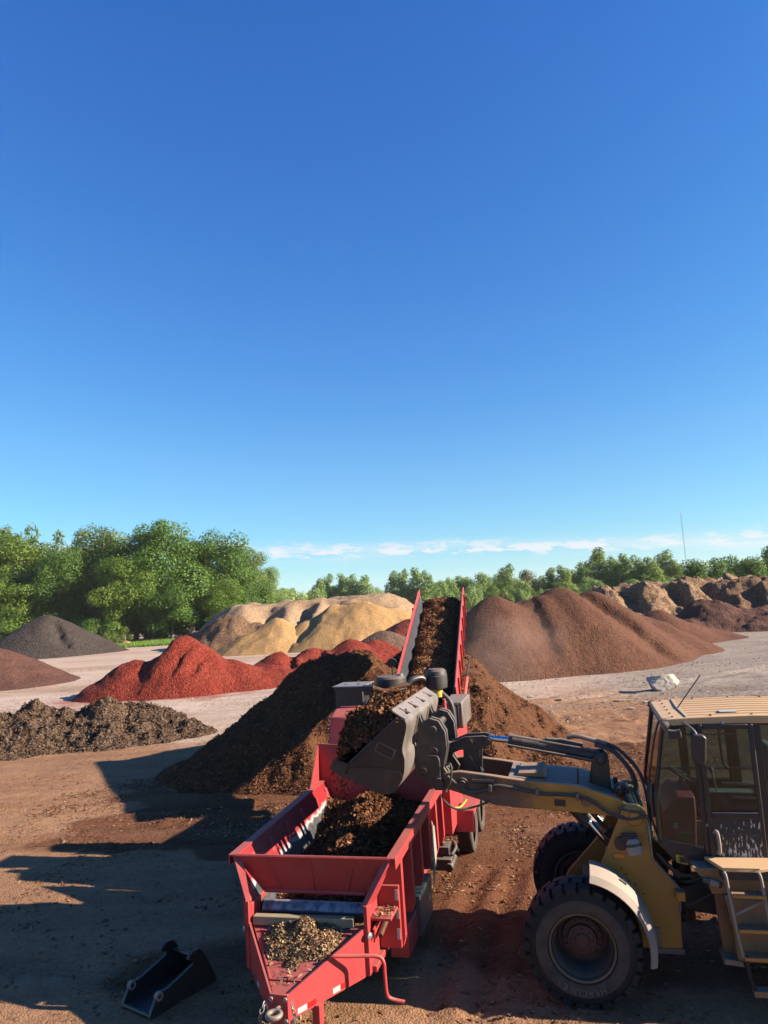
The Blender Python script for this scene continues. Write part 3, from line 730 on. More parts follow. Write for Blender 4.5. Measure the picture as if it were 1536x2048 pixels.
pile('mulch_pile', 'dull dark red mound close to the conveyor belt, before the yellow chips', [(1.6, 65, 3.2, 5.0, 4.6), (4.6, 66, 2.6, 4.6, 4.4)], dim_red, 0.22, 0.18, 1.6, 191)
pile('mulch_pile', 'plum brown mulch pile cut off by the left edge', [(-34, 58, 4.0, 8.2, 6.5), (-29.5, 56.5, 1.6, 4.6, 4.6)], plum, 0.17, 0.2, 1.6, 201, gully=0.3)
pile('compost_pile', 'smooth charcoal compost pile before the left trees', [(-47.0, 100, 6.0, 8.6, 8.2), (-43.6, 100.5, 3.6, 6.6, 6.0), (-51.5, 99.5, 3.2, 7.0, 6.5)], charcoal, 0.3, 0.22, 2.4, 211, cuts=((-45.4, 98.5, -41.5, 94.8, .8, 1.1),), cat='compost pile')
pile('wood_chip_pile', 'bright yellow wood chip pile with two crests left of the conveyor',
    [(-3.2, 80.5, 5.2, 8.6, 7.0), (-6.0, 81, 4.9, 7.5, 7.2), (0.6, 80.6, 4.0, 6.4, 6.4)], yellow_chip, 0.22, 0.28, 2.2, 221, cuts=((-6.8, 81, -9.6, 75.5, 0.7, 1.1),), gully=0.25, k=0.5, cat='chip pile', group='heaps of wood chips')
pile('wood_chip_pile', 'smaller golden wood chip pile left of the two crested pile', [(-12.4, 79.6, 3.7, 5.2, 5.0), (-14.6, 78.8, 2.4, 4.6, 4.0)], yellow_chip, 0.22, 0.22, 2.0, 231, gully=0.25, cat='chip pile', group='heaps of wood chips')
pile('wood_chip_pile', 'long flat topped pale bark stockpile behind the yellow chips',
    [(-9, 96, 8.4, 13.5, 9.5), (-18, 95.5, 6.8, 9.0, 8.0), (-3.5, 97, 8.4, 9.5, 9.0)], tan_bark, 0.35, 0.6, 3.4, 241, cuts=((-14, 92, -17, 86, 2.6, 2.2), (-5, 92, -8, 86, 2.6, 2.4), (-9.6, 93, -11, 87, 2.2, 2.0), (0, 92, -2, 87, 2, 2)), k=0.8, lumps=0.16, flat=5.3, cat='bark pile', group='heaps of wood chips')
pile('wood_chip_pile', 'brown cut face of bark at the left end of the stockpile', [(-19.8, 90.5, 4.3, 5.4, 5.0), (-23.0, 92.5, 2.6, 5.2, 4.4), (-16.5, 90, 3.3, 4.2, 4.6)], umber, 0.25, 0.7, 2.0, 251, lumps=0.2, cat='bark pile', group='heaps of wood chips')
pile('mulch_pile', 'huge warm brown mulch mound right of the conveyor',
    [(10.9, 47.0, 5.25, 6.4, 6.2), (6.6, 45.6, 5.0, 5.2, 5.8), (8.8, 46.2, 4.75, 5.4, 5.6), (13.4, 48.6, 4.7, 5.8, 5.6), (16.6, 51.8, 3.2, 5.6, 5.0), (18.8, 55.5, 1.7, 4.2, 4.2)], brown_mulch, 0.17, 0.2, 2.2, 261,
    cuts=((8.8, 46.4, 9.3, 40.6, 0.42, 1.5), (12.8, 47.6, 16.6, 43.4, 0.5, 1.3)), gully=0.1, k=0.7, lumps=0.05)
pile('mulch_pile', 'small low brown mound at the right foot of the huge mound', [(21.6, 59.5, 2.7, 4.6, 4.4), (24.6, 61, 1.3, 4.2, 4.0)], brown_mulch, 0.22, 0.16, 1.8, 271)
pile('wood_chip_pile', 'ragged tan and grey bark bank with open cut face at far right',
    [(27.5, 80, 7.4, 11.5, 8.0), (35, 81.5, 7.4, 12, 8.0), (23.5, 79, 4.6, 6.0, 6.4), (31, 80, 7.0, 9, 7.5)], rugged, 0.2, 0.7, 2.6, 281, lumps=0.31, k=0.9, flat=4.75, cuts=((26, 79, 25, 73.5, 2.0, 1.6), (31, 80, 30, 74, 2.2, 1.8), (34.5, 80, 34, 75, 1.8, 1.6)), cat='bark pile', group='heaps of wood chips')
pile('wood_chip_pile', 'orange brown bark heap at the right edge', [(41, 78, 6.8, 9.5, 7.4), (49, 80, 7.2, 12, 8)], umber, 0.2, 0.7, 2.2, 291, lumps=0.31, k=0.9, flat=4.8, cuts=((38, 76, 37, 72.5, 1.2, 1.2),), cat='bark pile', group='heaps of wood chips')
pile('compost_pile', 'dark brown pointed compost mound before the ragged bark heap', [(30.6, 70, 3.3, 4.8, 4.8), (34.0, 68.6, 2.2, 5.0, 4.6), (27.6, 68.5, 1.5, 4.2, 3.6)], plum, 0.22, 0.4, 1.6, 301, lumps=0.14, cat='compost pile')
pile('compost_pile', 'low grey compost mound at the right edge', [(39.0, 66, 2.4, 6.0, 4.6), (43.5, 67, 2.6, 5, 4.6)], charcoal, 0.25, 0.4, 1.6, 311, lumps=0.12, cat='compost pile')

# ------------------------------------------------------------------ stones
def rock(name, label, loc, size, seed, mat, cat='boulder'):
    import bmesh
    bm = bmesh.new(); bmesh.ops.create_icosphere(bm, subdivisions=4, radius=1)
    r = random.Random(seed)
    pl = [(Vector((r.gauss(0, 1), r.gauss(0, 1), r.gauss(0, 1))).normalized(), r.uniform(0.55, 0.92)) for _ in range(22)]
    for v in bm.verts:
        for n_, d_ in pl:
            e = v.co.dot(n_) - d_
            if e > 0: v.co -= n_ * e * 0.92
        v.co += v.co.normalized() * (r.random() - 0.5) * 0.035
        v.co = Vector((v.co.x * size[0], v.co.y * size[1], v.co.z * size[2] + size[2] * 0.62))
    me = bpy.data.meshes.new(name); bm.to_mesh(me); bm.free()
    o = link(name, me, mat); o.location = loc; return tag(o, label, cat)
rock('boulder', 'angular white boulder on grey gravel above the loader cab', (11.85, 33.0, -0.10), (0.82, 0.62, 0.60), 3, stone_m)
rock('boulder', 'small orange stone on the grass before the left trees', (-42.0, 116, 0), (0.9, 0.7, 0.62), 8, orange_stone)
rock('boulder', 'small grey stone left of the orange stone', (-45.6, 117, 0), (0.8, 0.6, 0.45), 9, stone_m)
flat_m = paint('flat_stone', (0.26, 0.221, 0.189), (0.195, 0.163, 0.137), 0.9, 0, 3.0, None, 0, 0.3)
_fr = [(1190, 1385), (1120, 1400), (1240, 1402), (1290, 1405), (1060, 1395), (1085, 1430), (1230, 1430), (1262, 1418)]
for i, (px, py) in enumerate(_fr):
    d = ray(px, py); p = Vector((0, 0, CAM_H)) + d * (-CAM_H / d.z)
    tag(rock('stone', 'flat pale stone lying in the gravel between the big mound and the cab', (p.x, p.y, 0.0), (0.16 + 0.05 * (i % 3), 0.12, 0.05), 20 + i, flat_m, 'stone'), None, None, 'flat pale stones in the gravel')

# ------------------------------------------------------------------ trees
def crown_mesh(name, lobes, n, leaf, seed, up=0.35):
    r = np.random.default_rng(seed)
    vol = np.array([l[3] * l[4] * l[5] for l in lobes]) ** (2 / 3.0); pr = vol / vol.sum()
    k = r.choice(len(lobes), n, p=pr)
    L = np.array(lobes)
    d = r.normal(0, 1, (n, 3)); d /= np.linalg.norm(d, axis=1)[:, None]
    # twiggy clumps: gather leaves round sub-centres on the lobe's skin
    m = 26
    sub = r.normal(0, 1, (len(lobes), m, 3)); sub /= np.linalg.norm(sub, axis=2)[..., None]
    sc = sub[k, r.integers(0, m, n)]
    d = d * 0.62 + sc * 0.8; d /= np.linalg.norm(d, axis=1)[:, None]
    rad = (0.62 + 0.50 * r.random(n) ** 0.7)
    rad *= 0.86 + 0.28 * r.random((len(lobes), m))[k, r.integers(0, m, n)]
    P = L[k, :3] + d * L[k, 3:6] * rad[:, None]
    N = d + r.normal(0, 0.55, (n, 3)) + np.array([0, 0, up]); N /= np.linalg.norm(N, axis=1)[:, None]
    t = r.normal(0, 1, (n, 3)); t -= N * (t * N).sum(1)[:, None]; t /= np.linalg.norm(t, axis=1)[:, None]
    e = np.cross(N, t); s = (leaf * r.uniform(0.55, 1.3, n))[:, None]
    V = np.stack([P - t * s, P + e * s * 0.55 - N * s * 0.12, P + t * s, P - e * s * 0.55 - N * s * 0.12], 1).reshape(-1, 3)
    F = np.arange(n * 4).reshape(n, 4)
    tone = np.clip(r.normal(0.5, 0.2, n) + r.normal(0, 0.14, (len(lobes)))[k], 0, 1)
    return mesh_np(name, V, F, False, tone)
def tree_kit(kind, seed, nleaf, leaf):
    """unit tree, 1 m tall, crown half width about 0.36; returns crown mesh, trunk mesh"""
    r = random.Random(seed); lobes = []
    if kind == 'broad':
        for i in range(30):
            a = r.uniform(0, 2 * pi); z = r.uniform(0.16, 0.90); q = 0.27 * (1 - ((z - 0.48) / 0.60) ** 2) * r.uniform(0.35, 1.2)
            s = r.uniform(0.06, 0.145)
            lobes.append((q * cos(a), q * sin(a), z, s * r.uniform(.9, 1.4), s * r.uniform(.9, 1.4), s * r.uniform(.7, 1.2)))
        lobes.append((0, 0, 0.55, 0.22, 0.22, 0.3))
    elif kind == 'column':
        for i in range(13):
            z = 0.14 + 0.76 * i / 12; w = 0.155 * (1 - abs(z - 0.42) / 0.72) + 0.025
            a = r.uniform(0, 2 * pi)
            lobes.append((w * 0.55 * cos(a), w * 0.55 * sin(a), z, w * r.uniform(.7, 1.1), w * r.uniform(.7, 1.1), 0.10))
    elif kind == 'shrub':
        for i in range(18):
            a = r.uniform(0, 2 * pi); q = r.uniform(0.1, 0.5); z = r.uniform(0.12, 0.82) * (1.1 - 0.5 * q)
            s = r.uniform(0.09, 0.22); lobes.append((q * cos(a), q * sin(a), z, s, s, s * r.uniform(.7, 1.3)))
    elif kind == 'sparse':
        for i in range(15):
            a = r.uniform(0, 2 * pi); z = r.uniform(0.30, 0.93); q = 0.25 * r.uniform(0.3, 1.1)
            s = r.uniform(0.055, 0.11); lobes.append((q * cos(a), q * sin(a), z, s * 1.2, s * 1.2, s))
    cm = crown_mesh('crown', lobes, nleaf, leaf, seed)
    mb = MB()
    th = 0.020 if kind != 'shrub' else 0.03
    mb.tube([(0, 0, -0.02), (0.006, 0.004, 0.2), (-0.006, 0.004, 0.5), (0, 0, 0.84)], [th, th * 0.8, th * 0.5, th * 0.12], 7)
    for lb in lobes[:9]:
        z0 = max(0.12, lb[2] - 0.26)
        mb.tube([(0, 0, z0), (lb[0] * 0.5, lb[1] * 0.5, z0 + (lb[2] - z0) * 0.6), (lb[0], lb[1], lb[2])], [th * 0.4, th * 0.26, th * 0.08], 5)
    o = mb.build('trunk', bark); tm = o.data; bpy.data.objects.remove(o)
    return cm, tm
KITS = {('broad', i): tree_kit('broad', 40 + i, 26000, 0.0108) for i in range(4)}
KITS.update({('column', i): tree_kit('column', 60 + i, 6000, 0.0165) for i in range(4)})
KITS.update({('shrub', i): tree_kit('shrub', 80 + i, 8000, 0.026) for i in range(3)})
KITS.update({('sparse', i): tree_kit('sparse', 90 + i, 3000, 0.018) for i in range(2)})
KITS.update({('far', i): tree_kit('broad', 70 + i, 6000, 0.020) for i in range(3)})
_leafed = {}
def tree(kind, var, px, ptop, halfpx, Y, mat, label, name='broadleaf_tree', group=None, rz=None, cat='tree'):
    cm, tm = KITS[(kind, var)]
    if Y < 130: Y += 20
    top = aty(px, ptop, Y); h = top.z
    x = top.x - 0.0
    w = halfpx / CAM_F * Y / {'broad': 0.33, 'far': 0.33, 'column': 0.15, 'shrub': 0.55, 'sparse': 0.33}[kind]
    t = thing(name, label, cat, (x, Y, 0), rz if rz is not None else random.uniform(0, 6.28), group)
    key = (kind, var, mat.name)
    if key not in _leafed:
        c2 = cm.copy(); c2.name = 'crown'; c2.materials.clear(); c2.materials.append(mat); _leafed[key] = c2
    for nm, me in (('crown', _leafed[key]), ('trunk', tm)):
        o = bpy.data.objects.new(nm, me); COL.objects.link(o); o.parent = t; o.scale = (w, w, h)
    return t
G1, G2, G3, G4 = 'tall trees at the left edge of the yard', 'bushes under the left trees', 'trees of the far treeline', 'dense trees at the right end of the treeline'
tree('broad', 0, 325, 1036, 88, 106, leafA, 'tallest round deep green tree in the middle of the left wood', group=G1)
tree('broad', 1, 205, 1042, 76, 113, leafB, 'tall olive green tree left of the tallest round tree', group=G1)
tree('broad', 2, 452, 1060, 72, 113, leafA, 'tall green tree at the right shoulder of the left wood', group=G1)
tree('broad', 3, 40, 1066, 82, 111, leafC, 'pale green leafy tree near the left edge', group=G1)
tree('broad', 1, 118, 1078, 56, 105, leafA, 'narrower dark green tree between the pale tree and the olive tree', group=G1)
tree('broad', 2, -50, 1075, 84, 114, leafA, 'deep green tree cut off by the left edge', group=G1)
tree('broad', 3, 252, 1112, 58, 101, leafC, 'lower fresh green tree standing before the tallest round tree', group=G1)
tree('broad', 0, 392, 1085, 62, 119, leafB, 'olive tree filling the gap right of the tallest round tree', group=G1)
tree('broad', 0, 500, 1098, 44, 117, leafB, 'slanting olive tree before the right end of the left wood', group=G1)
tree('broad', 3, 532, 1134, 30, 124, leafD, 'small dull green tree ending the left wood at the right', group=G1)
for i, (px, pt, hw, lb) in enumerate(((70, 1092, 70, 'dark green tree in the second row behind the pale tree'), (165, 1080, 70, 'dark green tree in the second row behind the olive tree'), (268, 1068, 66, 'dark green tree in the second row left of the tallest round tree'),
        (388, 1072, 60, 'dark green tree in the second row right of the tallest round tree'), (-20, 1110, 70, 'dark green tree in the second row at the left edge'), (480, 1120, 50, 'dark green tree in the second row behind the slanting tree'))):
    tree('broad', (i + 1) % 4, px, pt, hw, 128 + i, leafA, lb, group=G1)
tree('sparse', 0, 100, 1046, 46, 116, leafB, 'thin half bare tree top rising over the left wood', group=G1)
tree('sparse', 1, 22, 1052, 40, 118, leafB, 'thin ragged tree top at the left end of the wood', group=G1)
tree('broad', 1, 440, 1150, 50, 106, leafC, 'low fresh green tree under the right shoulder of the wood', group=G1)
tree('broad', 2, 25, 1150, 58, 102, leafC, 'low bright tree at the left edge above the charcoal pile', group=G1)
tree('broad', 3, 340, 1140, 60, 103, leafA, 'low dense tree right of the lower fresh green tree', group=G1)
for i, (px, pt, hw, Y, m, lb) in enumerate((
        (190, 1236, 34, 97, leafA, 'leafy green bush right of the charcoal pile'), (232, 1246, 30, 98, leafB, 'olive green bush left of the sapling'),
        (310, 1240, 30, 106, leafA, 'dark bush behind the grass strip'), (365, 1232, 34, 108, leafA, 'dark green bush at the right end of the grass strip'),
        (420, 1205, 40, 112, leafB, 'olive bush above the cut bark face'), (140, 1215, 40, 103, leafA, 'deep green bush behind the charcoal pile'),
        (75, 1215, 42, 106, leafA, 'wide deep green bush above the charcoal pile crest'), (15, 1240, 46, 104, leafA, 'dark bush at the left edge of the frame'),
        (478, 1195, 38, 112, leafC, 'pale bush behind the left end of the bark stockpile'), (520, 1180, 32, 116, leafB, 'olive bush at the foot of the slanting tree'),
        (275, 1205, 34, 108, leafB, 'olive bush in the shade under the tallest tree'), (-30, 1235, 50, 106, leafA, 'bush cut off by the left edge'))):
    tree('shrub', i % 3, px, pt, hw, Y, m, lb, 'bush', G2, cat='bush')
tree('shrub', 0, 583, 1178, 26, 175, leafD, 'low round far tree alone between the wood and the treeline', 'broadleaf_tree', G3)
_mid = [(636, 1156, 15, 'column'), (655, 1148, 17, 'column'), (680, 1146, 18, 'column'), (703, 1148, 16, 'column'), (726, 1150, 19, 'column'), (752, 1170, 15, 'far'), (784, 1140, 15, 'column'), (806, 1138, 16, 'column'), (832, 1134, 18, 'column'), (852, 1140, 14, 'column'),
        (878, 1162, 20, 'far'), (897, 1154, 15, 'column'), (924, 1150, 26, 'far'), (955, 1142, 26, 'far'), (985, 1142, 28, 'far'), (1014, 1128, 20, 'column'), (1048, 1136, 28, 'far'), (1078, 1152, 18, 'column'), (1098, 1134, 16, 'column'), (1122, 1130, 18, 'column'), (1150, 1132, 22, 'far'),
        (1168, 1122, 24, 'far'), (1200, 1093, 26, 'column'), (1224, 1112, 18, 'column'), (1248, 1106, 19, 'column'), (1272, 1110, 18, 'column'), (1300, 1112, 20, 'column'), (1328, 1100, 22, 'column'), (1350, 1118, 18, 'column')]
_lab = ['first upright tree from the left in the group above the yellow chips', 'second upright tree from the left above the yellow chips', 'middle upright tree of the group above the yellow chips', 'fourth upright tree from the left above the yellow chips',
        'rightmost upright tree of the group above the yellow chips', 'small round tree in the gap left of the conveyor top', 'slim upright tree beginning the second group left of the conveyor top', 'second slim upright tree left of the conveyor top',
        'tallest upright tree right above the conveyor top', 'last slim upright tree of the group above the conveyor top', 'round dull tree just right of the conveyor top', 'slender light tree between round trees right of the conveyor top',
        'broad round tree above the left shoulder of the huge brown mound', 'second broad round tree above the left shoulder of the huge brown mound', 'broad dull tree left of the light upright tree over the mound',
        'light upright tree rising above the crest of the huge brown mound', 'grey brown thin leaved tree behind the crest of the huge brown mound', 'small slender tree right of the grey brown tree', 'slender bright tree second right of the grey brown tree',
        'slender bright tree third right of the grey brown tree', 'round green tree left of the tallest bright upright tree', 'slender tree touching the tallest bright upright tree on its left', 'tallest bright upright tree in the treeline right of the mound',
        'first bright upright tree right of the tallest one', 'second bright upright tree right of the tallest one', 'third bright upright tree right of the tallest one', 'bright upright tree second left of the mast',
        'tall bright upright tree next to the mast on its left', 'small bright tree at the foot of the mast']
for i, (px, pt, hw, kd) in enumerate(_mid):
    Y = 165 + (i * 37 % 40) + (10 if kd == 'far' else 0)
    m = leafE if i in (16,) else (leafF if kd == 'column' and px > 1000 else leafD)
    tree(kd, i % (4 if kd == 'column' else 3), px, pt, hw, Y, m, _lab[i],
         'poplar_tree' if kd == 'column' else 'broadleaf_tree', G3)
for i, (px, pt, hw, lb) in enumerate(((1388, 1116, 30, 'dark rounded tree just right of the mast foot'), (1424, 1112, 32, 'dense dark tree over the ragged bark heap'), (1462, 1104, 34, 'tall dense dark tree left of the corner tree'), (1500, 1112, 32, 'dense dark tree beside the right corner tree'), (1536, 1086, 34, 'tallest dark tree at the right edge of the frame'), (1585, 1090, 40, 'dark tree beyond the right edge'))):
    tree('far', i % 3, px, pt, hw, 130 + 6 * (i % 3), leafA, lb, 'broadleaf_tree', G4)
for i in range(26):
    px = 876 + i * 26 + random.uniform(-8, 8)
    tree('shrub', i % 3, px, 1172 + random.uniform(-12, 14) - max(0, px - 1200) * 0.05, 26, 150 + (i * 29 % 24), [leafD, leafC, leafB][i % 3],
         ['dull green undergrowth bush filling the foot of the far treeline', 'fresh green undergrowth bush filling the foot of the far treeline', 'olive undergrowth bush filling the foot of the far treeline'][i % 3], 'bush', 'undergrowth bushes of the far treeline', cat='bush')
# far wood that reads as one mass behind everything
def far_wood():
    r = np.random.default_rng(3); n = 26000
    x = r.uniform(-420, 520, n); base = 300 + 60 * np.sin(x * 0.011); y = base + r.normal(0, 14, n)
    hh = 8.0 + 5 * fbm(x * 0.03, x * 0, 4, 91) + 3 * fbm(x * .15, x * 0, 2, 92)
    z = hh * r.random(n) ** 0.6
    P = np.stack([x, y, z], 1); N = r.normal(0, 1, (n, 3)) + [0.4, -0.5, 0.6]; N /= np.linalg.norm(N, axis=1)[:, None]
    o = flakes('far_wood', P, N, leafD, (0.5, 1.1), (1, 1.6), 13, 0.3, 0)
    tag(o, 'distant green wood behind the treeline', 'wood', None, 'stuff')
far_wood()
# dust drifting off the conveyor's discharge
def dust():
    import bmesh
    bm = bmesh.new(); bmesh.ops.create_icosphere(bm, subdivisions=3, radius=1)
    me = bpy.data.meshes.new('dust_cloud'); bm.to_mesh(me); bm.free()
    m = bpy.data.materials.new('dust'); m.use_nodes = True; nt = m.node_tree; nt.nodes.clear(); k = NT(nt)
    o = nt.nodes.new('ShaderNodeOutputMaterial'); v = k.node('ShaderNodeVolumePrincipled')
    v.inputs['Color'].default_value = (0.62, 0.42, 0.33, 1); v.inputs['Anisotropy'].default_value = 0.2
    oc = k.obj(); ln = k.node('ShaderNodeVectorMath', operation='LENGTH'); k.put(ln.inputs[0], oc)
    f = k.rng(ln.outputs['Value'], 0.15, 1.0, 1.0, 0.0)
    d = k.math('MULTIPLY', f, k.math('MULTIPLY', k.rng(k.noise(oc, 2.2, 4, 0.6), 0.35, 0.75), 0.16))
    k.put(v.inputs['Density'], d); nt.links.new(v.outputs[0], o.inputs['Volume'])
    ob = link('dust_cloud', me, m); ob.location = (5.6, 35.0, 2.1); ob.scale = (3.6, 4.0, 2.9)
    tag(ob, 'thin brown dust drifting before the huge mound', None, None, 'stuff')
dust()
# grass strip
def grass():
    r = np.random.default_rng(5); n = 60000
    x = r.uniform(-60, -22, n); y = r.uniform(106, 128, n)
    k = (y > 108 + 0.15 * (x + 40) + 2.5 * fbm(x * .3, y * .3, 3, 8)); x, y = x[k], y[k]; n = len(x)
    a = r.uniform(0, 2 * pi, n); hgt = r.uniform(0.25, 0.7, n); w = r.uniform(0.03, 0.07, n)
    dx, dy = np.cos(a) * w, np.sin(a) * w; lx, ly = r.normal(0, .15, n), r.normal(0, .15, n); z = np.zeros(n) - 0.05
    V = np.stack([np.stack([x - dx, y - dy, z], 1), np.stack([x + dx, y + dy, z], 1), np.stack([x + lx, y + ly, hgt], 1)], 1).reshape(-1, 3)
    me = mesh_np('grass', V, np.arange(n * 3).reshape(n, 3), False, r.random(n))
    tag(link('grass', me, grassm), 'bright green grass strip at the foot of the left trees', 'grass', None, 'stuff')
grass()
sp = thing('sapling', 'young thin sapling on pale stake before the left wood', 'sapling', (-44.5, 118, 0))
MB().tube([(0, 0, 0), (0.05, 0, 1.2), (0.0, 0, 2.2)], [0.12, 0.10, 0.07], 6).build('stake', timber_m, sp)
mb = MB().tube([(0, 0, 2.1), (0.1, 0, 3.2), (-0.1, 0, 4.6)], [0.06, 0.05, 0.02], 6)
for i in range(6): mb.tube([(0, 0, 2.5 + i * .3), (0.5 * cos(i * 2), 0.5 * sin(i * 2), 3.1 + i * .33)], [0.03, 0.01], 4)
mb.build('stem', bark, sp)
link('crown', crown_mesh('crown', [(0, 0, 3.4, .6, .6, .9)], 160, .13, 4), leafB, sp)
# radio mast
mt = thing('radio_mast', 'thin tall lattice radio mast on the horizon at right', 'mast', (246, 600, 0))
mb = MB()
for i in range(3):
    a = 2 * pi * i / 3; mb.tube([(0.42 * cos(a), 0.42 * sin(a), 0), (0.42 * cos(a), 0.42 * sin(a), 61)], 0.06, 5)
for k in range(40):
    z = k * 1.5
    for i in range(3):
        a, b = 2 * pi * i / 3, 2 * pi * (i + 1) / 3
        mb.tube([(0.42 * cos(a), 0.42 * sin(a), z), (0.42 * cos(b), 0.42 * sin(b), z + 1.5)], 0.03, 4, False)
mb.build('lattice', galv, mt)
MB().tube([(0, 0, 61), (0, 0, 64)], 0.08, 6).build('antenna', galv, mt)
# ==== MACHINES

# ------------------------------------------------------------------ red mulch trailer: local x runs away along its axis, y to its left, z up
tr = thing('mulch_trailer', 'red mulch processing trailer with open hopper and raised conveyor', 'machine', TO, TRZ)
# tongue: sloping deck and two deep tapering cheeks
TG = [(0.20, 0.13, 0.70), (1.08, 0.72, 1.00)]
mb = MB()
mb.plate([(0.20, -0.08, 0.70), (1.12, -0.71, 1.00), (1.12, 0.71, 1.00), (0.20, 0.08, 0.70)], 0.012)
mb.build('tongue_deck', red, tr)
for s in (-1, 1):
    mb = MB(); n0 = Vector((0.60, -s * 0.88, 0)).normalized()
    pts = [(0.18, s * 0.095, 0.47), (0.18, s * 0.095, 0.725), (0.98, s * 0.675, 1.03), (1.10, s * 0.735, 1.05), (1.10, s * 0.735, 0.56), (0.98, s * 0.675, 0.53)]
    mb.plate(pts[:3] + [pts[5]], 0.022)
    mb.plate([pts[2], pts[3], pts[4], pts[5]], 0.022)
    ck = mb.build('tongue_cheek', red, tr)
    # retro-reflector strips along the lower edge, bolts
    for (a, b, m, nm) in ((0.10, 0.22, white, 'white_reflector'), (0.22, 0.34, wred_r, 'red_reflector'), (0.56, 0.66, white, 'white_reflector'), (0.66, 0.77, wred_r, 'red_reflector')):
        def q(t, dz):
            return Vector((0.18 + (0.98 - 0.18) * t, s * (0.095 + (0.675 - 0.095) * t), 0.47 + 0.06 * t + dz)) + Vector((-0.563, s * 0.826, 0)) * 0.013
        MB().plate([q(a, 0.02), q(b, 0.02), q(b, 0.075), q(a, 0.075)], 0.003).build(nm, m, ck)
mb = MB()   # underside beam between the cheeks
mb.span((0.24, -0.09, 0.47), (1.0, 0.09, 0.60)); mb.build('tongue_beam', red, tr, 0.006)
# deck hatch frame
mb = MB()
for (a, b) in (((0.36, -0.18), (0.36, 0.18)), ((0.36, -0.18), (0.70, -0.40)), ((0.36, 0.18), (0.70, 0.40)), ((0.70, -0.40), (0.70, 0.40)), ((0.98, -0.56), (0.98, 0.56))):
    mb.tube([(a[0], a[1], 0.70 + (a[0] - .2) * .341 + .012), (b[0], b[1], 0.70 + (b[0] - .2) * .341 + .012)], 0.012, 5)
mb.build('deck_hatch', red, tr)
# coupling plate, drawbar eye, bolts, chain
hp_ = MB().box((0.165, 0, 0.585), (0.035, 0.21, 0.29)).build('hitch_plate', red, tr, 0.006)
mb = MB()
for y in (-0.078, 0.078):
    for z in (0.48, 0.69): mb.cyl((0.15, y, z), (0.125, y, z), 0.022, 6)
mb.build('bolt', galv, hp_)
mb = MB()
mb.lathe([(0.068 + 0.026 * cos(a), 0.026 * sin(a)) for a in np.linspace(0, 2 * pi, 12, endpoint=False)], (0.02, 0, 0.60), (0, 0, 1), 28, True)
mb.tube([(0.15, 0, 0.6), (0.09, 0, 0.6)], 0.032, 10)
mb.build('drawbar_eye', steel, hp_)
def chain(pts, name, parent, r=0.012, pitch=0.05):
    P = smooth_path(pts, 12); out, acc = [], 0
    for i in range(1, len(P)):
        acc += (P[i] - P[i - 1]).length
        if acc > pitch: acc = 0; out.append((P[i], (P[i] - P[i - 1]).normalized()))
    mb = MB()
    for i, (p, t) in enumerate(out):
        u = t.cross(Vector((0.3, 1, 0.2))).normalized()
        if i % 2: u = t.cross(u)
        ring = [p + t * 0.035 * cos(a) + u * 0.02 * sin(a) for a in np.linspace(0, 2 * pi, 11)]
        mb.tube(ring, r * 0.6, 5, False)
    return mb.build(name, steel, parent)
chain([(0.15, -0.14, 0.68), (0.10, -0.18, 0.62), (0.12, -0.19, 0.50), (0.14, -0.17, 0.34), (0.2, -0.1, 0.22)], 'safety_chain', tr)
chain([(0.15, 0.14, 0.68), (0.06, 0.16, 0.58), (0.08, 0.17, 0.48), (0.2, 0.1, 0.36)], 'safety_chain', tr)
mb = MB().tube([(0.30, 0, 0.52), (0.30, 0, 0.08)], 0.05, 12); mb.box((0.30, 0, 0.05), (0.26, 0.22, 0.03)); mb.build('parking_stand', red, tr)
mb = MB().box((0.23, 0, 0.40), (0.12, 0.20, 0.10)); mb.build('light_bracket', dsteel, tr, 0.005)
# landing leg under the right cheek
mb = MB(); mb.prism([(0.42, 0.50), (0.56, 0.50), (0.56, 0.30), (0.50, 0.22), (0.42, 0.26)], -0.34, -0.26); mb.build('jack_foot', red, tr)
# jack crank on the right cheek
MB().tube(smooth_path([(0.60, -0.46, 0.92), (0.66, -0.60, 0.90), (0.78, -0.88, 0.86), (0.80, -0.96, 0.80), (0.80, -0.97, 0.66), (0.80, -0.98, 0.48), (0.83, -1.02, 0.41), (0.86, -1.16, 0.37)], 5), 0.021, 10).build('jack_crank', red, tr)
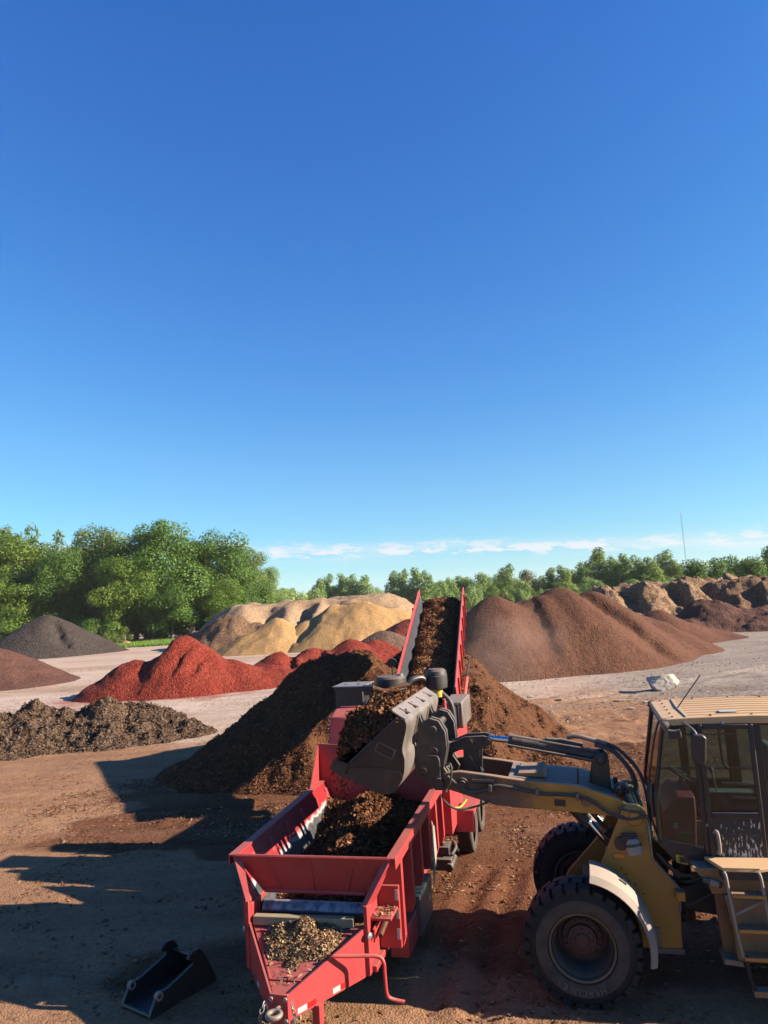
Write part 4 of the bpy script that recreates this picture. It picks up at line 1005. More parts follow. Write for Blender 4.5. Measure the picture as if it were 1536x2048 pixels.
# hopper
HW, HB = 0.97, 0.64
U0, U1, ZT, ZB = 1.25, 4.55, 1.70, 1.02
for s in (-1, 1):
    o = MB().plate([(U0, s * HW, ZT), (U1, s * HW, ZT + 0.06), (U1, s * HB, ZB), (U0 + 0.1, s * HB, ZB)], 0.02).build('hopper_wall', wred, tr)
    # heavy rolled rim
    mb = MB(); mb.M = None
    mb.tube([(U0 - 0.02, s * (HW + 0.015), ZT), (2.35, s * (HW + 0.015), ZT + 0.02), (U1, s * (HW + 0.015), ZT + 0.06)], 0.0, 4) if False else None
    mb.plate([(U0 - 0.02, s * (HW - 0.03), ZT + 0.012), (U1, s * (HW - 0.03), ZT + 0.072), (U1, s * (HW + 0.075), ZT + 0.072), (U0 - 0.02, s * (HW + 0.075), ZT + 0.012)], 0.02)
    mb.plate([(U0 - 0.02, s * (HW + 0.075), ZT + 0.022), (U1, s * (HW + 0.075), ZT + 0.082), (U1, s * (HW + 0.075), ZT - 0.05), (U0 - 0.02, s * (HW + 0.075), ZT - 0.10)], 0.014)
    mb.build('hopper_rim', red, tr)
    # wing between the hopper's front corner and the deck post
    mb = MB(); mb.plate([(U0, s * (HW + 0.03), ZT + 0.01), (1.02, s * 0.74, 1.27), (1.02, s * 0.68, 1.27), (U0 + .06, s * (HW - 0.06), ZT + 0.0)], 0.02)
    mb.plate([(U0, s * (HW + 0.03), ZT), (1.02, s * 0.735, 1.27), (1.35, s * 0.735, 1.20), (1.6, s * 0.74, 1.24)], 0.016)
    mb.build('hopper_wing', red, tr)
    po = MB().box((1.04, s * 0.725, 0.91), (0.09, 0.05, 0.74)).build('front_post', red, tr, 0.006)
    MB().lathe([(0.0, 0.03), (0.035, 0.02), (0.035, 0)], (1.0, s * 0.755, 0.97), (-0.5, s * 0.8, 0), 14).build('adjuster_bolt', galv, po)
    # lower side panel and outside gusset ribs
    MB().span((1.10, s * 0.70, 0.54), (4.55, s * 0.735, 1.22)).build('frame_rail', red, tr, 0.006)
    MB().span((1.10, s * 0.735, 0.535), (4.55, s * 0.80, 0.60)).build('rail_flange', red, tr, 0.006)
    for i, (u, zb) in enumerate(((1.55, 0.62), (2.12, 0.78), (2.72, 0.86), (3.32, 0.86), (3.92, 0.86), (4.45, 0.86))):
        tpr = ZT - 0.10 + 0.018 * (u - U0)
        MB().prism([(s * (HW + 0.065), tpr + .02), (s * (HW + 0.07), zb + 0.10), (s * (HW + 0.04), zb), (s * 0.74, zb), (s * 0.74, 1.2), (s * 0.90, tpr + .02)], u, u + 0.09, 'x').build('gusset_rib', red, tr, 0.004)
    for u in (1.82, 2.40, 3.02, 3.62):
        MB().plate([(u + 0.0, s * 0.755, 0.78), (u + 0.35, s * 0.755, 0.78), (u + 0.35, s * (HW - 0.01), ZT - 0.12), (u + 0.0, s * (HW - 0.01), ZT - 0.12)], 0.012).build('side_panel', red, tr)
        fr = MB().prism([(u + 0.10, 0.95), (u + 0.22, 0.95), (u + 0.22, 1.30), (u + 0.10, 1.30)], s * 0.86, s * 0.90).build('inspection_frame', dusty_blk, tr, 0.004)
    # battery or tool box low on the side
    MB().span((2.55, s * 0.78, 0.30), (3.35, s * 1.02, 0.80)).build('tool_box', dirty_yel if False else steel, tr, 0.012)
    MB().span((1.95, s * 0.74, 0.30), (2.50, s * 0.98, 0.66)).build('step_box', red, tr, 0.012)
# right-hand belt tensioner and shelf with reflectors
MB().span((1.16, -0.98, 1.06), (1.56, -0.74, 1.09)).build('tensioner_shelf', red, tr, 0.004)
MB().span((1.50, -1.00, 0.62), (1.55, -0.74, 1.32)).build('tensioner_plate', red, tr, 0.004)
MB().tube([(1.10, -0.86, 0.93), (1.52, -0.86, 0.99)], 0.028, 10).build('tension_rod', rust, tr)
MB().prism([(1.08, 0.86), (1.48, 0.92), (1.48, 1.06), (1.08, 1.00)], -0.80, -0.78).build('tension_strap', red, tr)
for z in (0.72, 0.95, 1.16): MB().span((1.492, -0.992, z), (1.499, -0.955, z + 0.12)).build('white_reflector', white, tr)
# front wall leaning out over the tongue
mb = MB(); mb.plate([(U0, -HW, ZT), (U0, HW, ZT), (1.36, HB + .02, 1.27), (1.36, -HB - .02, 1.27)], 0.018)
fw_ = mb.build('front_wall', red, tr)
mb = MB().tube([(U0 - .015, -HW, ZT + .015), (U0 - .015, HW, ZT + .015)], 0.02, 6); mb.tube([(1.345, -HB, 1.28), (1.345, HB, 1.28)], 0.025, 6)
for y in (-0.42, 0.0, 0.42): mb.tube([(U0 + .0, y * 1.3, ZT - .02), (1.34, y, 1.29)], 0.014, 5)
mb.build('stiffener', red, fw_)
dr = MB().cyl((1.38, -0.66, 1.06), (1.38, 0.66, 1.06), 0.10, 22).build('belt_drum', drum_m, tr)
MB().span((1.40, -0.62, 0.96), (4.9, 0.62, 1.0)).build('feed_belt', navy, tr)
MB().span((1.22, -0.62, 1.0), (1.26, 0.62, 1.09)).build('belt_scraper', dsteel, tr)
# back wall, tall at the left
MB().plate([(4.62, HB, ZB), (4.62, -HB, ZB), (4.62, -HW, 2.0), (4.9, -HW, 2.40), (4.9, 1.02, 2.46), (4.62, 1.0, 1.75)][:2] + [(4.66, -1.0, 1.9), (4.66, -1.0, 2.25), (4.66, 1.06, 2.36), (4.66, 1.06, 1.75)], 0.03).build('back_wall', red, tr)
MB().plate([(4.0, 1.00, 1.74), (4.66, 1.06, 1.74), (4.66, 1.06, 2.36)], 0.02).build('corner_plate', red, tr)
MB().plate([(4.0, -1.00, 1.74), (4.66, -1.0, 1.74), (4.66, -1.0, 2.35)], 0.02).build('corner_plate', red, tr)
# engine and mixing drum body
MB().span((4.68, -0.70, 0.60), (8.6, 0.95, 1.95)).build('body', red, tr, 0.015)
MB().span((6.1, -0.93, 1.30), (8.5, -0.702, 2.28)).build('side_cabinet', red, tr, 0.015)
cabdoor = MB().span((6.35, -0.945, 1.42), (7.4, -0.932, 2.16)).build('cabinet_door', red, tr, 0.004)
MB().span((7.30, -0.97, 1.7), (7.34, -0.946, 1.95)).build('handle', blk, cabdoor)
mb = MB(); mb.prism([(5.60, 0.62), (6.95, 0.70), (6.95, 1.28), (5.60, 1.62)], -0.98, -0.705); bx = mb.build('mixer_housing', red, tr, 0.008)
stk = MB().span((5.583, -0.93, 1.33), (5.595, -0.73, 1.52)).build('maker_sticker', white, bx)
mb = MB()   # little red heart and the faint orange and blue print on it
def heart(c, s):
    pts = [(16 * sin(t) ** 3, 13 * cos(t) - 5 * cos(2 * t) - 2 * cos(3 * t) - cos(4 * t)) for t in np.linspace(0, 2 * pi, 24, endpoint=False)]
    return [(c[0] - x * s, c[1] + y * s) for x, y in pts]
MB().prism(heart((-0.905, 1.47), 0.0018), 5.576, 5.582, 'x').build('heart', wred_r, stk)
MB().prism([(-0.77, 1.44), (-0.79, 1.46), (-0.80, 1.44), (-0.785, 1.425)], 5.576, 5.582, 'x').build('emblem', orange, stk)
for k in range(2): MB().span((5.576, -0.79 + k * .03, 1.37), (5.582, -0.775 + k * .03, 1.39)).build('print', navy, stk)
# red sloping engine hood, dark radiator box, exhaust pipe, tank, air cleaner
MB().prism([(4.72, 1.96), (4.92, 2.74), (5.25, 2.84), (6.0, 2.84), (6.0, 1.96)], 0.30, 0.92).build('engine_hood', red, tr, 0.03)
rb = MB().span((5.55, 0.48, 1.96), (6.15, 1.0, 3.17)).build('radiator_box', blk, tr, 0.012)
MB().span((5.51, 0.44, 3.172), (6.18, 1.04, 3.195)).build('top_cover', galv, rb, 0.004)
mb = MB()
for (u, y) in ((5.5, .55), (5.75, .62), (5.6, .82)): mb.cyl((u + .2, y + .05, 3.194), (u + .2, y + .05, 3.20), 0.035, 10)
mb.build('cover_bolt', blk, rb)
mb = MB().tube(smooth_path([(5.36, 0.36, 3.16), (5.38, 0.2, 3.15), (5.42, 0.02, 3.10), (5.5, -0.2, 3.16), (5.6, -0.38, 3.19)], 5), 0.045, 12); ep = mb.build('exhaust_pipe', rust, tr)
MB().tube(smooth_path([(5.6, -0.36, 3.19), (5.66, -0.44, 3.26), (5.8, -0.58, 3.26), (5.9, -0.66, 3.1)], 5), 0.055, 12).build('elbow', blk, ep)
mb = MB().span((5.34, 0.28, 2.2), (5.50, 0.42, 2.90)); mb.box((5.4, 0.33, 3.12), (0.16, 0.14, 0.14)); mb.tube([(5.35, 0.2, 2.8), (5.5, 0.1, 2.4)], 0.05, 8); mb.tube([(5.38, 0.42, 3.16), (5.36, 0.20, 3.16)], 0.065, 10); mb.box((5.44, 0.28, 2.85), (0.1, 0.08, 0.5))
mb.build('turbo_mount', dsteel, tr, 0.008)
MB().span((5.35, -0.35, 1.95), (7.1, 0.28, 2.55)).span((6.3, -0.2, 2.549), (7.05, 0.55, 2.83)).build('engine', dusty_blk, tr, 0.03)
tk = MB().lathe([(0, 0.42), (0.26, 0.40), (0.30, 0.36), (0.30, 0), (0, 0)], (6.75, 0.24, 2.82), (0, 0, 1), 28).build('water_tank', dusty_blk, tr)
MB().tube([(6.75, 0.20, 3.10), (6.75, 0.20, 3.40)], 0.018, 8).lathe([(0, -0.02), (0.095, -0.02), (0.095, 0.02), (0, 0.02)], (6.745, 0.20, 3.47), (1, 0.2, 0.25), 20).build('exhaust_cap', blk, tk)
MB().tube([(6.75, 0.05, 3.1), (6.75, 0.05, 3.26)], 0.06, 12).build('filler_neck', galv, tk)
MB().tube(smooth_path([(6.5, 0.52, 3.12), (6.46, 0.56, 2.9), (6.46, 0.56, 2.6)], 4), 0.035, 8).build('red_pipe', red, tk)
ac = MB().lathe([(0, 0.36), (0.14, 0.36), (0.185, 0.32), (0.195, 0.26), (0.185, 0.25), (0.20, 0.24), (0.20, 0.10), (0.19, 0.02), (0.15, 0.0), (0, 0)], (6.0, -0.80, 3.04), (0, 0, 1), 32).build('air_cleaner', dusty_blk, tr)
MB().lathe([(0.10, 0.0), (0.11, -0.14), (0.0, -0.14)], (6.0, -0.80, 3.04), (0, 0, 1), 20).build('cleaner_neck', syel, ac)
MB().tube(smooth_path([(6.0, -0.88, 2.96), (5.98, -1.04, 2.78), (6.0, -1.07, 2.45), (6.05, -1.03, 2.2)], 5), 0.045, 10).build('air_hose', hose_m, tr)
MB().prism([(5.55, 2.2), (5.62, 2.9), (5.72, 2.9), (6.05, 2.2)], -0.99, -0.95).build('red_brace', red, tr)
vb = MB().span((6.95, -1.10, 2.16), (8.1, -0.70, 2.66)).build('fuel_tank', steel, tr, 0.03)
MB().span((6.93, -1.02, 2.2), (6.96, -0.74, 2.62)).build('grille', dusty_blk, vb, 0.004)
for k in range(2): MB().span((6.915, -0.97 + k * .13, 2.24), (6.935, -0.90 + k * .13, 2.58)).build('louvre', galv, vb)
# fenders and tandem wheels
for s in (-1, 1):
    fd = MB()
    fd.plate([(6.14, s * 0.96, 0.86), (8.42, s * 0.96, 0.86), (8.42, s * 1.28, 0.86), (6.14, s * 1.28, 0.86)], 0.02)
    fd.plate([(6.14, s * 0.96, 0.86), (6.14, s * 1.28, 0.86), (6.08, s * 1.28, 0.52), (6.08, s * 0.96, 0.52)], 0.02)
    fd.plate([(8.42, s * 0.96, 0.86), (8.42, s * 1.28, 0.86), (8.48, s * 1.28, 0.56), (8.48, s * 0.96, 0.56)], 0.02)
    fd.plate([(6.14, s * 1.28, 0.86), (8.42, s * 1.28, 0.86), (8.42, s * 1.28, 0.80), (6.14, s * 1.28, 0.80)], 0.015)
    fd.build('fender', red, tr)
    for u in (6.66, 7.84):
        yo = s * 1.10; ax = (0, s, 0)
        wh = MB().lathe([(0, 0.03), (0.10, 0.03), (0.12, -0.02), (0.235, -0.06), (0.25, 0.0), (0.25, -0.02)], (u, yo, 0.40), ax, 28).build('wheel', steel, tr)
        prof = [(0.25, 0.09), (0.30, 0.115), (0.36, 0.12), (0.405, 0.10), (0.42, 0.07)]
        for g in (0.05, 0.02, -0.01, -0.04, -0.07, -0.10): prof += [(0.42, g + 0.008), (0.408, g + 0.006), (0.408, g - 0.004), (0.42, g - 0.006)]
        prof += [(0.405, -0.14), (0.36, -0.16), (0.30, -0.15), (0.25, -0.12)]
        MB().lathe(prof, (u, yo, 0.42), ax, 40).build('tyre', mudrub, wh)
        MB().cyl((u, s * 0.3, 0.40), (u, s * 1.05, 0.40), 0.055, 10).build('axle', dsteel, tr)
mb = MB().span((5.05, -1.02, 0.22), (5.40, -0.66, 0.40)); mb.tube(smooth_path([(5.2, -1.0, 0.42), (5.35, -1.06, 0.50), (5.6, -0.98, 0.50), (5.75, -1.02, 0.30)], 4), 0.03, 8)
mb.tube([(5.0, -0.98, 0.28), (5.5, -0.98, 0.28)], 0.07, 12); mb.box((5.3, -0.85, 0.5), (0.3, 0.24, 0.12)); mb.cyl((5.25, -0.85, 0.4), (5.25, -0.85, 0.62), 0.05)
mb.build('hydraulic_motor', dusty_blk, tr, 0.01)
MB().tube(smooth_path([(5.95, -0.95, 0.96), (6.2, -1.05, 0.92), (6.6, -1.1, 0.93)], 4), 0.018, 8).build('yellow_cable', syel, tr)
# torn pale flap hanging between the ribs
MB().plate([(3.45, -1.05, 1.50), (3.62, -1.06, 1.36), (3.62, -1.07, 1.0), (3.30, -1.06, 0.62), (3.40, -1.05, 0.95)], 0.008).build('rubber_flap', cream, tr)
MB().span((4.7, -0.6, 0.30), (8.4, -0.45, 0.6)).span((4.7, 0.45, 0.30), (8.4, 0.6, 0.6)).build('chassis', red, tr, 0.006)
# conveyor
CF, CH = Vector((8.9, -0.02, 2.36)), Vector((15.0, 0.52, 4.52))
cd = (CH - CF); CL = cd.length; cd.normalize()
cs = Vector((0, 0, 1)).cross(cd).normalized(); cn = cd.cross(cs)
CM = Matrix((cd, cs, cn)).transposed().to_4x4(); CM.translation = CF
cv_ = MB(CM).span((0, -0.56, -0.05), (CL, 0.56, -0.01)).build('conveyor_belt', navy, tr)
for s in (-1, 1):
    MB(CM).prism([(-0.3, -0.30), (CL + 0.1, -0.14), (CL + 0.1, 0.42), (CL - 0.2, 0.46), (-0.3, 0.52)], s * 0.66, s * 0.70).build('conveyor_side', red, tr, 0.008)
    MB(CM).plate([(-0.2, s * 0.655, 0.40), (CL - 0.15, s * 0.655, 0.30), (CL - 0.15, s * 0.545, 0.02), (-0.2, s * 0.545, 0.02)], 0.012).build('belt_skirt', navy, tr)
    for k in range(7):
        MB(CM).span((0.3 + k * 0.92, s * 0.70, -0.24), (0.36 + k * 0.92, s * 0.745, 0.44)).build('side_stiffener', red, tr)
    cy = MB().tube([(8.6, s * 0.80, 2.0), (10.2, s * 0.76, 2.75)], 0.045, 12).build('lift_cylinder', red, tr)
    MB().tube([(10.2, s * 0.76, 2.75), (11.0, s * 0.74, 3.1)], 0.025, 10).build('rod', dsteel, cy)
MB(CM).cyl((CL - 0.05, -0.5, -0.10), (CL - 0.05, 0.5, -0.10), 0.12, 20).build('head_pulley', navy, tr)
MB(CM).span((0, -0.6, -0.30), (CL - 0.6, -0.52, -0.14)).span((0, 0.52, -0.30), (CL - 0.6, 0.6, -0.14)).build('conveyor_frame', red, tr)
MB(CM).cyl((CL - 0.35, -0.71, 0.24), (CL - 0.35, -0.80, 0.24), 0.06, 12).build('conveyor_motor', dusty_blk, tr)

# loads on the trailer
def load_grid(M, xs, ys, fn, name, label, mat, nfl, fmat, fsize, seed, cat='mulch load', skirt=0.25, lift=0.02):
    X, Y = np.meshgrid(xs, ys); Z = fn(X, Y)
    ring = np.zeros_like(Z, bool); ring[0, :] = ring[-1, :] = ring[:, 0] = ring[:, -1] = True
    Zm = np.where(ring, Z - skirt, Z)
    me = mesh_np(name, np.stack([X, Y, Zm], -1).reshape(-1, 3), grid_faces(*X.shape), True)
    o = link(name, me, mat); o.matrix_world = M
    tag(o, label, None, None, 'stuff')
    P, N = sample_grid(X, Y, Z, nfl, ~ring, seed)
    Mn = np.array(M)
    P = P @ Mn[:3, :3].T + Mn[:3, 3]; N = N @ Mn[:3, :3].T
    f = flakes(name + '_shreds', P, N, fmat, fsize, (2, 5.5), seed, 0.65, lift, None, 1.0)
    tag(f, label.replace('shredded', 'loose') + ', top layer of shreds', None, None, 'stuff')
    return o
def hop(X, Y):
    side = np.clip((np.abs(Y) - 0.55) / 0.4, 0, 1)
    z = 1.07 + 0.36 * np.exp(-((X - 3.6) / 0.9) ** 2 - ((Y - 0.05) / 0.5) ** 2) + 0.45 * np.exp(-((X - 4.4) / .6) ** 2) * 0.8
    z = z + 0.12 * fbm(X * 2.2, Y * 2.2, 4, 401) + 0.06 * fbm(X * 7, Y * 7, 3, 402)
    lim = 1.06 + (np.abs(Y) - 0.60) / 0.34 * 0.66
    z = np.where(np.abs(Y) > 0.60, np.maximum(z, lim * 0 + np.minimum(z, 9)), z)
    return z * sstep(1.35, 1.9, X) + (1 - sstep(1.35, 1.9, X)) * 1.0
def hop_grid():
    # clip the heap inside the sloping hopper walls
    def f(X, Y): return hop(X, Y)
    xs = np.linspace(1.55, 4.60, 110); t = np.linspace(-1, 1, 70)
    X, T = np.meshgrid(xs, t)
    Z = hop(X, T * 0.72); half = np.clip(HB + (Z - ZB) / (ZT - ZB) * (HW - HB) - 0.01, 0.55, 0.95)
    Z = hop(X, T * half); Y = T * half
    me = mesh_np('hopper_mulch', np.stack([X, Y, Z], -1).reshape(-1, 3), grid_faces(*X.shape), True)
    o = link('hopper_mulch', me, dark_mulch); o.matrix_world = TM
    tag(o, 'shredded dark mulch lying in the open red hopper', None, None, 'stuff')
    Yu = np.linspace(-0.85, 0.85, 70)
    X2, Y2 = np.meshgrid(xs, Yu); Z2 = hop(X2, Y2)
    P, N = sample_grid(X2, Y2, Z2, 20000, np.abs(Y2) < HB + (Z2 - ZB) / (ZT - ZB) * (HW - HB) - 0.03, 411)
    Mn = np.array(TM); P = P @ Mn[:3, :3].T + Mn[:3, 3]; N = N @ Mn[:3, :3].T
    tag(flakes('hopper_shreds', P, N, shreds, (0.012, 0.055), (2, 5.5), 412, 0.7, 0.03), 'loose bark shreds on the mulch in the red hopper', None, None, 'stuff')
hop_grid()
def beltload(X, Y):
    t = np.clip(1 - (np.abs(Y) / 0.565) ** 3.2, 0, 1)
    return -0.01 + t * (0.20 + 0.05 * np.sin(X * 7.5 + 1.5 * fbm(X, Y * 2, 2, 5)) + 0.10 * fbm(X * 3, Y * 3, 4, 421))
load_grid(TM @ CM, np.linspace(0.0, CL + 0.02, 190), np.linspace(-0.565, 0.565, 46), beltload, 'belt_mulch', 'shredded dark mulch riding up the conveyor belt', belt_m, 22000, beltshreds, (0.012, 0.045), 422, skirt=0.0)
DM = TM @ Matrix.Translation((0.20, 0, 0.712)) @ Matrix.Rotation(-atan2(0.30, 0.92), 4, 'Y')
def deckchips(X, Y):
    w = 0.10 + 0.60 * X / 0.95
    m = np.exp(-((X - 0.78) / 0.30) ** 4 - ((Y - 0.02) / 0.42) ** 4) * 0.62 + 0.25 * np.exp(-((X - 0.85) / 0.12) ** 2 - (Y / 0.2) ** 2)
    m2 = np.exp(-((X - 0.40) / 0.12) ** 2 - ((Y + 0.02) / 0.14) ** 2) * 0.2
    return -0.012 + 0.13 * np.maximum(m, m2) * (1 + 0.7 * fbm(X * 6, Y * 6, 4, 431)) - 0.012 * (1 - m)
xs, ys = np.linspace(0.10, 0.93, 90), np.linspace(-0.52, 0.52, 100)
X, Y = np.meshgrid(xs, ys); Z = deckchips(X, Y)
F_ = grid_faces(*X.shape); km = ((Z > -0.008) & (np.abs(Y) < 0.05 + 0.62 * X)).ravel()[F_].all(1)
F_ = F_[km]; us = np.unique(F_); rm = np.zeros(X.size, np.int64); rm[us] = np.arange(len(us))
me = mesh_np('deck_chips', np.stack([X, Y, Z], -1).reshape(-1, 3)[us], rm[F_], True)
ochip = chips('pale_chip_bed', [B1, B3, (0.25, 0.17, 0.09), (0.34, 0.24, 0.13)], 55, 2, 0.8)
o = link('deck_chips', me, ochip); o.matrix_world = DM; tag(o, 'bed of pale chips spilled on the trailer tongue deck', None, None, 'stuff')
P, N = sample_grid(X, Y, Z, 7500, (Z > -0.004) & (np.abs(Y) < 0.04 + 0.60 * X), 432)
P2, N2 = sample_grid(X, Y, np.zeros_like(Z) + 0.006, 260, (np.abs(Y) < 0.06 + 0.58 * X), 433)
P, N = np.concatenate([P, P2]), np.concatenate([N, N2])
Mn = np.array(DM); P = P @ Mn[:3, :3].T + Mn[:3, 3]; N = N @ Mn[:3, :3].T
tag(flakes('deck_chip_shreds', P, N, palechips, (0.008, 0.036), (2, 6), 434, 0.5, 0.015), 'pale wood chips heaped on the red trailer tongue', None, None, 'stuff')
P = []
for k in range(90): P.append((RNG.uniform(1.18, 1.52), RNG.uniform(-0.96, -0.76), 1.095))
Mn = np.array(TM); P = np.array(P) @ Mn[:3, :3].T + Mn[:3, 3]
tag(flakes('shelf_chips', P, np.tile([0, 0, 1.0], (90, 1)), palechips, (0.012, 0.035), (2, 4), 435, 0.4, 0.012), 'few pale chips on the small red shelf beside the hopper', None, None, 'stuff')
# timber across the deck
tb = MB().box((0, 0, 0), (0.10, 1.22, 0.095)).build('timber', timber_m, None, 0.006)
tb.matrix_world = TM @ Matrix.Translation((1.10, 0.06, 1.055)) @ Matrix.Rotation(0.03, 4, 'Z')
tag(tb, 'weathered square timber lying across the red trailer tongue', 'timber')

# ------------------------------------------------------------------ wheel loader: local x forward, y to its left (towards the camera), z up
ld = thing('wheel_loader', 'dusty yellow wheel loader with black cab tipping a full bucket into the hopper', 'wheel loader', LO, LRZ)
def text_mesh(txt, size, depth):
    c = bpy.data.curves.new('t', 'FONT'); c.body = txt; c.size = size; c.extrude = depth; c.align_x = 'CENTER'
    o = bpy.data.objects.new('t', c); COL.objects.link(o)
    dg = bpy.context.evaluated_depsgraph_get(); me = bpy.data.meshes.new_from_object(o.evaluated_get(dg))
    V = [v.co.copy() for v in me.vertices]; F = [tuple(p.vertices) for p in me.polygons]
    bpy.data.objects.remove(o); bpy.data.curves.remove(c); bpy.data.meshes.remove(me)
    return V, F
R_T, ZW = 0.665, 0.645
def big_wheel(xc, side, letter=False, rz=0.0):
    """side +1 near (camera) side; axis along y"""
    s = side; yo = s * 1.03; ax = (0, s, 0); c = (xc, yo, ZW)
    hub = MB().lathe([(0, 0.02), (0.07, 0.02), (0.085, 0.0), (0.16, -0.01), (0.17, -0.05), (0.225, -0.06), (0.235, -0.11), (0.30, -0.12)], c, ax, 36)
    for k in range(16):
        a = 2 * pi * k / 16; hub.cyl((xc + 0.20 * cos(a), yo - s * 0.06, ZW + 0.20 * sin(a)), (xc + 0.20 * cos(a), yo - s * 0.035, ZW + 0.20 * sin(a)), 0.016, 6)
    for k in range(8):
        a = 2 * pi * k / 8; hub.cyl((xc + 0.12 * cos(a), yo - s * 0.01, ZW + 0.12 * sin(a)), (xc + 0.12 * cos(a), yo + s * 0.01, ZW + 0.12 * sin(a)), 0.012, 6)
    w = hub.build('wheel', hubm, ld)
    MB().lathe([(0.28, -0.13), (0.30, -0.02), (0.315, 0.13), (0.335, 0.155), (0.345, 0.15), (0.35, 0.19), (0.365, 0.195), (0.372, 0.18), (0.372, -0.19), (0.34, -0.19), (0.31, -0.15)], c, ax, 56).build('rim', rimm, w)
    MB().lathe([(0.352, 0.192), (0.360, 0.203), (0.372, 0.203), (0.378, 0.190)], c, ax, 56).build('rim_flange', rimy, w)
    t = MB()
    t.lathe([(0.370, 0.185), (0.385, 0.215), (0.43, 0.226), (0.50, 0.230), (0.56, 0.222), (0.60, 0.205), (0.628, 0.16), (0.632, 0.08), (0.634, 0.0), (0.632, -0.08), (0.628, -0.16), (0.60, -0.205), (0.56, -0.222), (0.50, -0.23), (0.43, -0.226), (0.37, -0.19)], c, ax, 72)
    nl = 26       # diamond tread blocks, three staggered rows, outer rows folding over the shoulder
    for k in range(nl):
        for row in (-1, 0, 1):
            a0 = 2 * pi * (k + (0.5 if row == 0 else 0)) / nl; hw = 2 * pi / nl * 0.43
            outl = {0: [(-0.6, -0.075), (0.6, -0.075), (1.0, 0), (0.6, 0.075), (-0.6, 0.075), (-1.0, 0)],
                    1: [(-1, 0.10), (-0.55, 0.075), (0.55, 0.075), (1, 0.10), (0.82, 0.205), (-0.82, 0.205)],
                    -1: [(-0.82, -0.205), (0.82, -0.205), (1, -0.10), (0.55, -0.075), (-0.55, -0.075), (-1, -0.10)]}[row]
            lo, hi = [], []
            for (ta, hh) in outl:
                a = a0 + ta * hw * 1.0
                edge = abs(hh) > 0.15
                ro, ri = (0.652 if edge else R_T + 0.003), (0.585 if edge else 0.620)
                if edge: hh = math.copysign(0.222, hh)
                for r_, L_ in ((ri, lo), (ro, hi)):
                    L_.append(Vector((xc + r_ * cos(a), yo + s * hh * (1.0 if r_ == ro or not edge else 1.02), ZW + r_ * sin(a))))
            n = len(outl)
            fs = [tuple(range(n)), tuple(range(2 * n - 1, n - 1, -1))] + [(i, n + i, n + (i + 1) % n, (i + 1) % n) for i in range(n)]
            t._add(lo + hi, fs)
    ty = t.build('tyre', rubber, w, smooth=30)
    sw = MB().lathe([(0.388, 0.2185), (0.41, 0.2265), (0.43, 0.2295), (0.50, 0.2335), (0.515, 0.2325), (0.52, 0.226)], c, ax, 72)
    sw.build('sidewall_band', mudrub, w)
    if letter:
        lm = MB(); txt = 'HERCULES'
        for i, ch in enumerate(txt):
            V, F = text_mesh(ch, 0.098, 0.006)
            # letter tops point outwards; the word runs clockwise as seen from the camera side
            ang = radians(-66 - i * 8.8)       # camera-side view angle, measured from screen right
            for v in V:
                pass
            cr = cos(ang); sr = sin(ang)
            vs = []
            for v in V:
                r_ = 0.428 + v.y; off = v.x * 1.05
                scr_x = r_ * cr + off * sr; scr_z = r_ * sr - off * cr      # screen right, up
                vs.append((xc - scr_x, yo + s * (0.2335 + v.z), ZW + scr_z))
            lm._add(vs, F)
        lm.build('lettering', letter_m, w)
    return w
big_wheel(-0.05, 1, True); big_wheel(-0.05, -1)
big_wheel(-2.85, 1); big_wheel(-2.85, -1)
MB().cyl((-0.05, -0.9, ZW), (-0.05, 0.9, ZW), 0.15, 20).span((-0.28, -0.35, 0.45), (0.18, 0.35, 0.86)).build('front_axle', dusty_blk, ld, 0.02)
MB().cyl((-2.85, -0.9, ZW), (-2.85, 0.9, ZW), 0.15, 20).build('rear_axle', dusty_blk, ld)
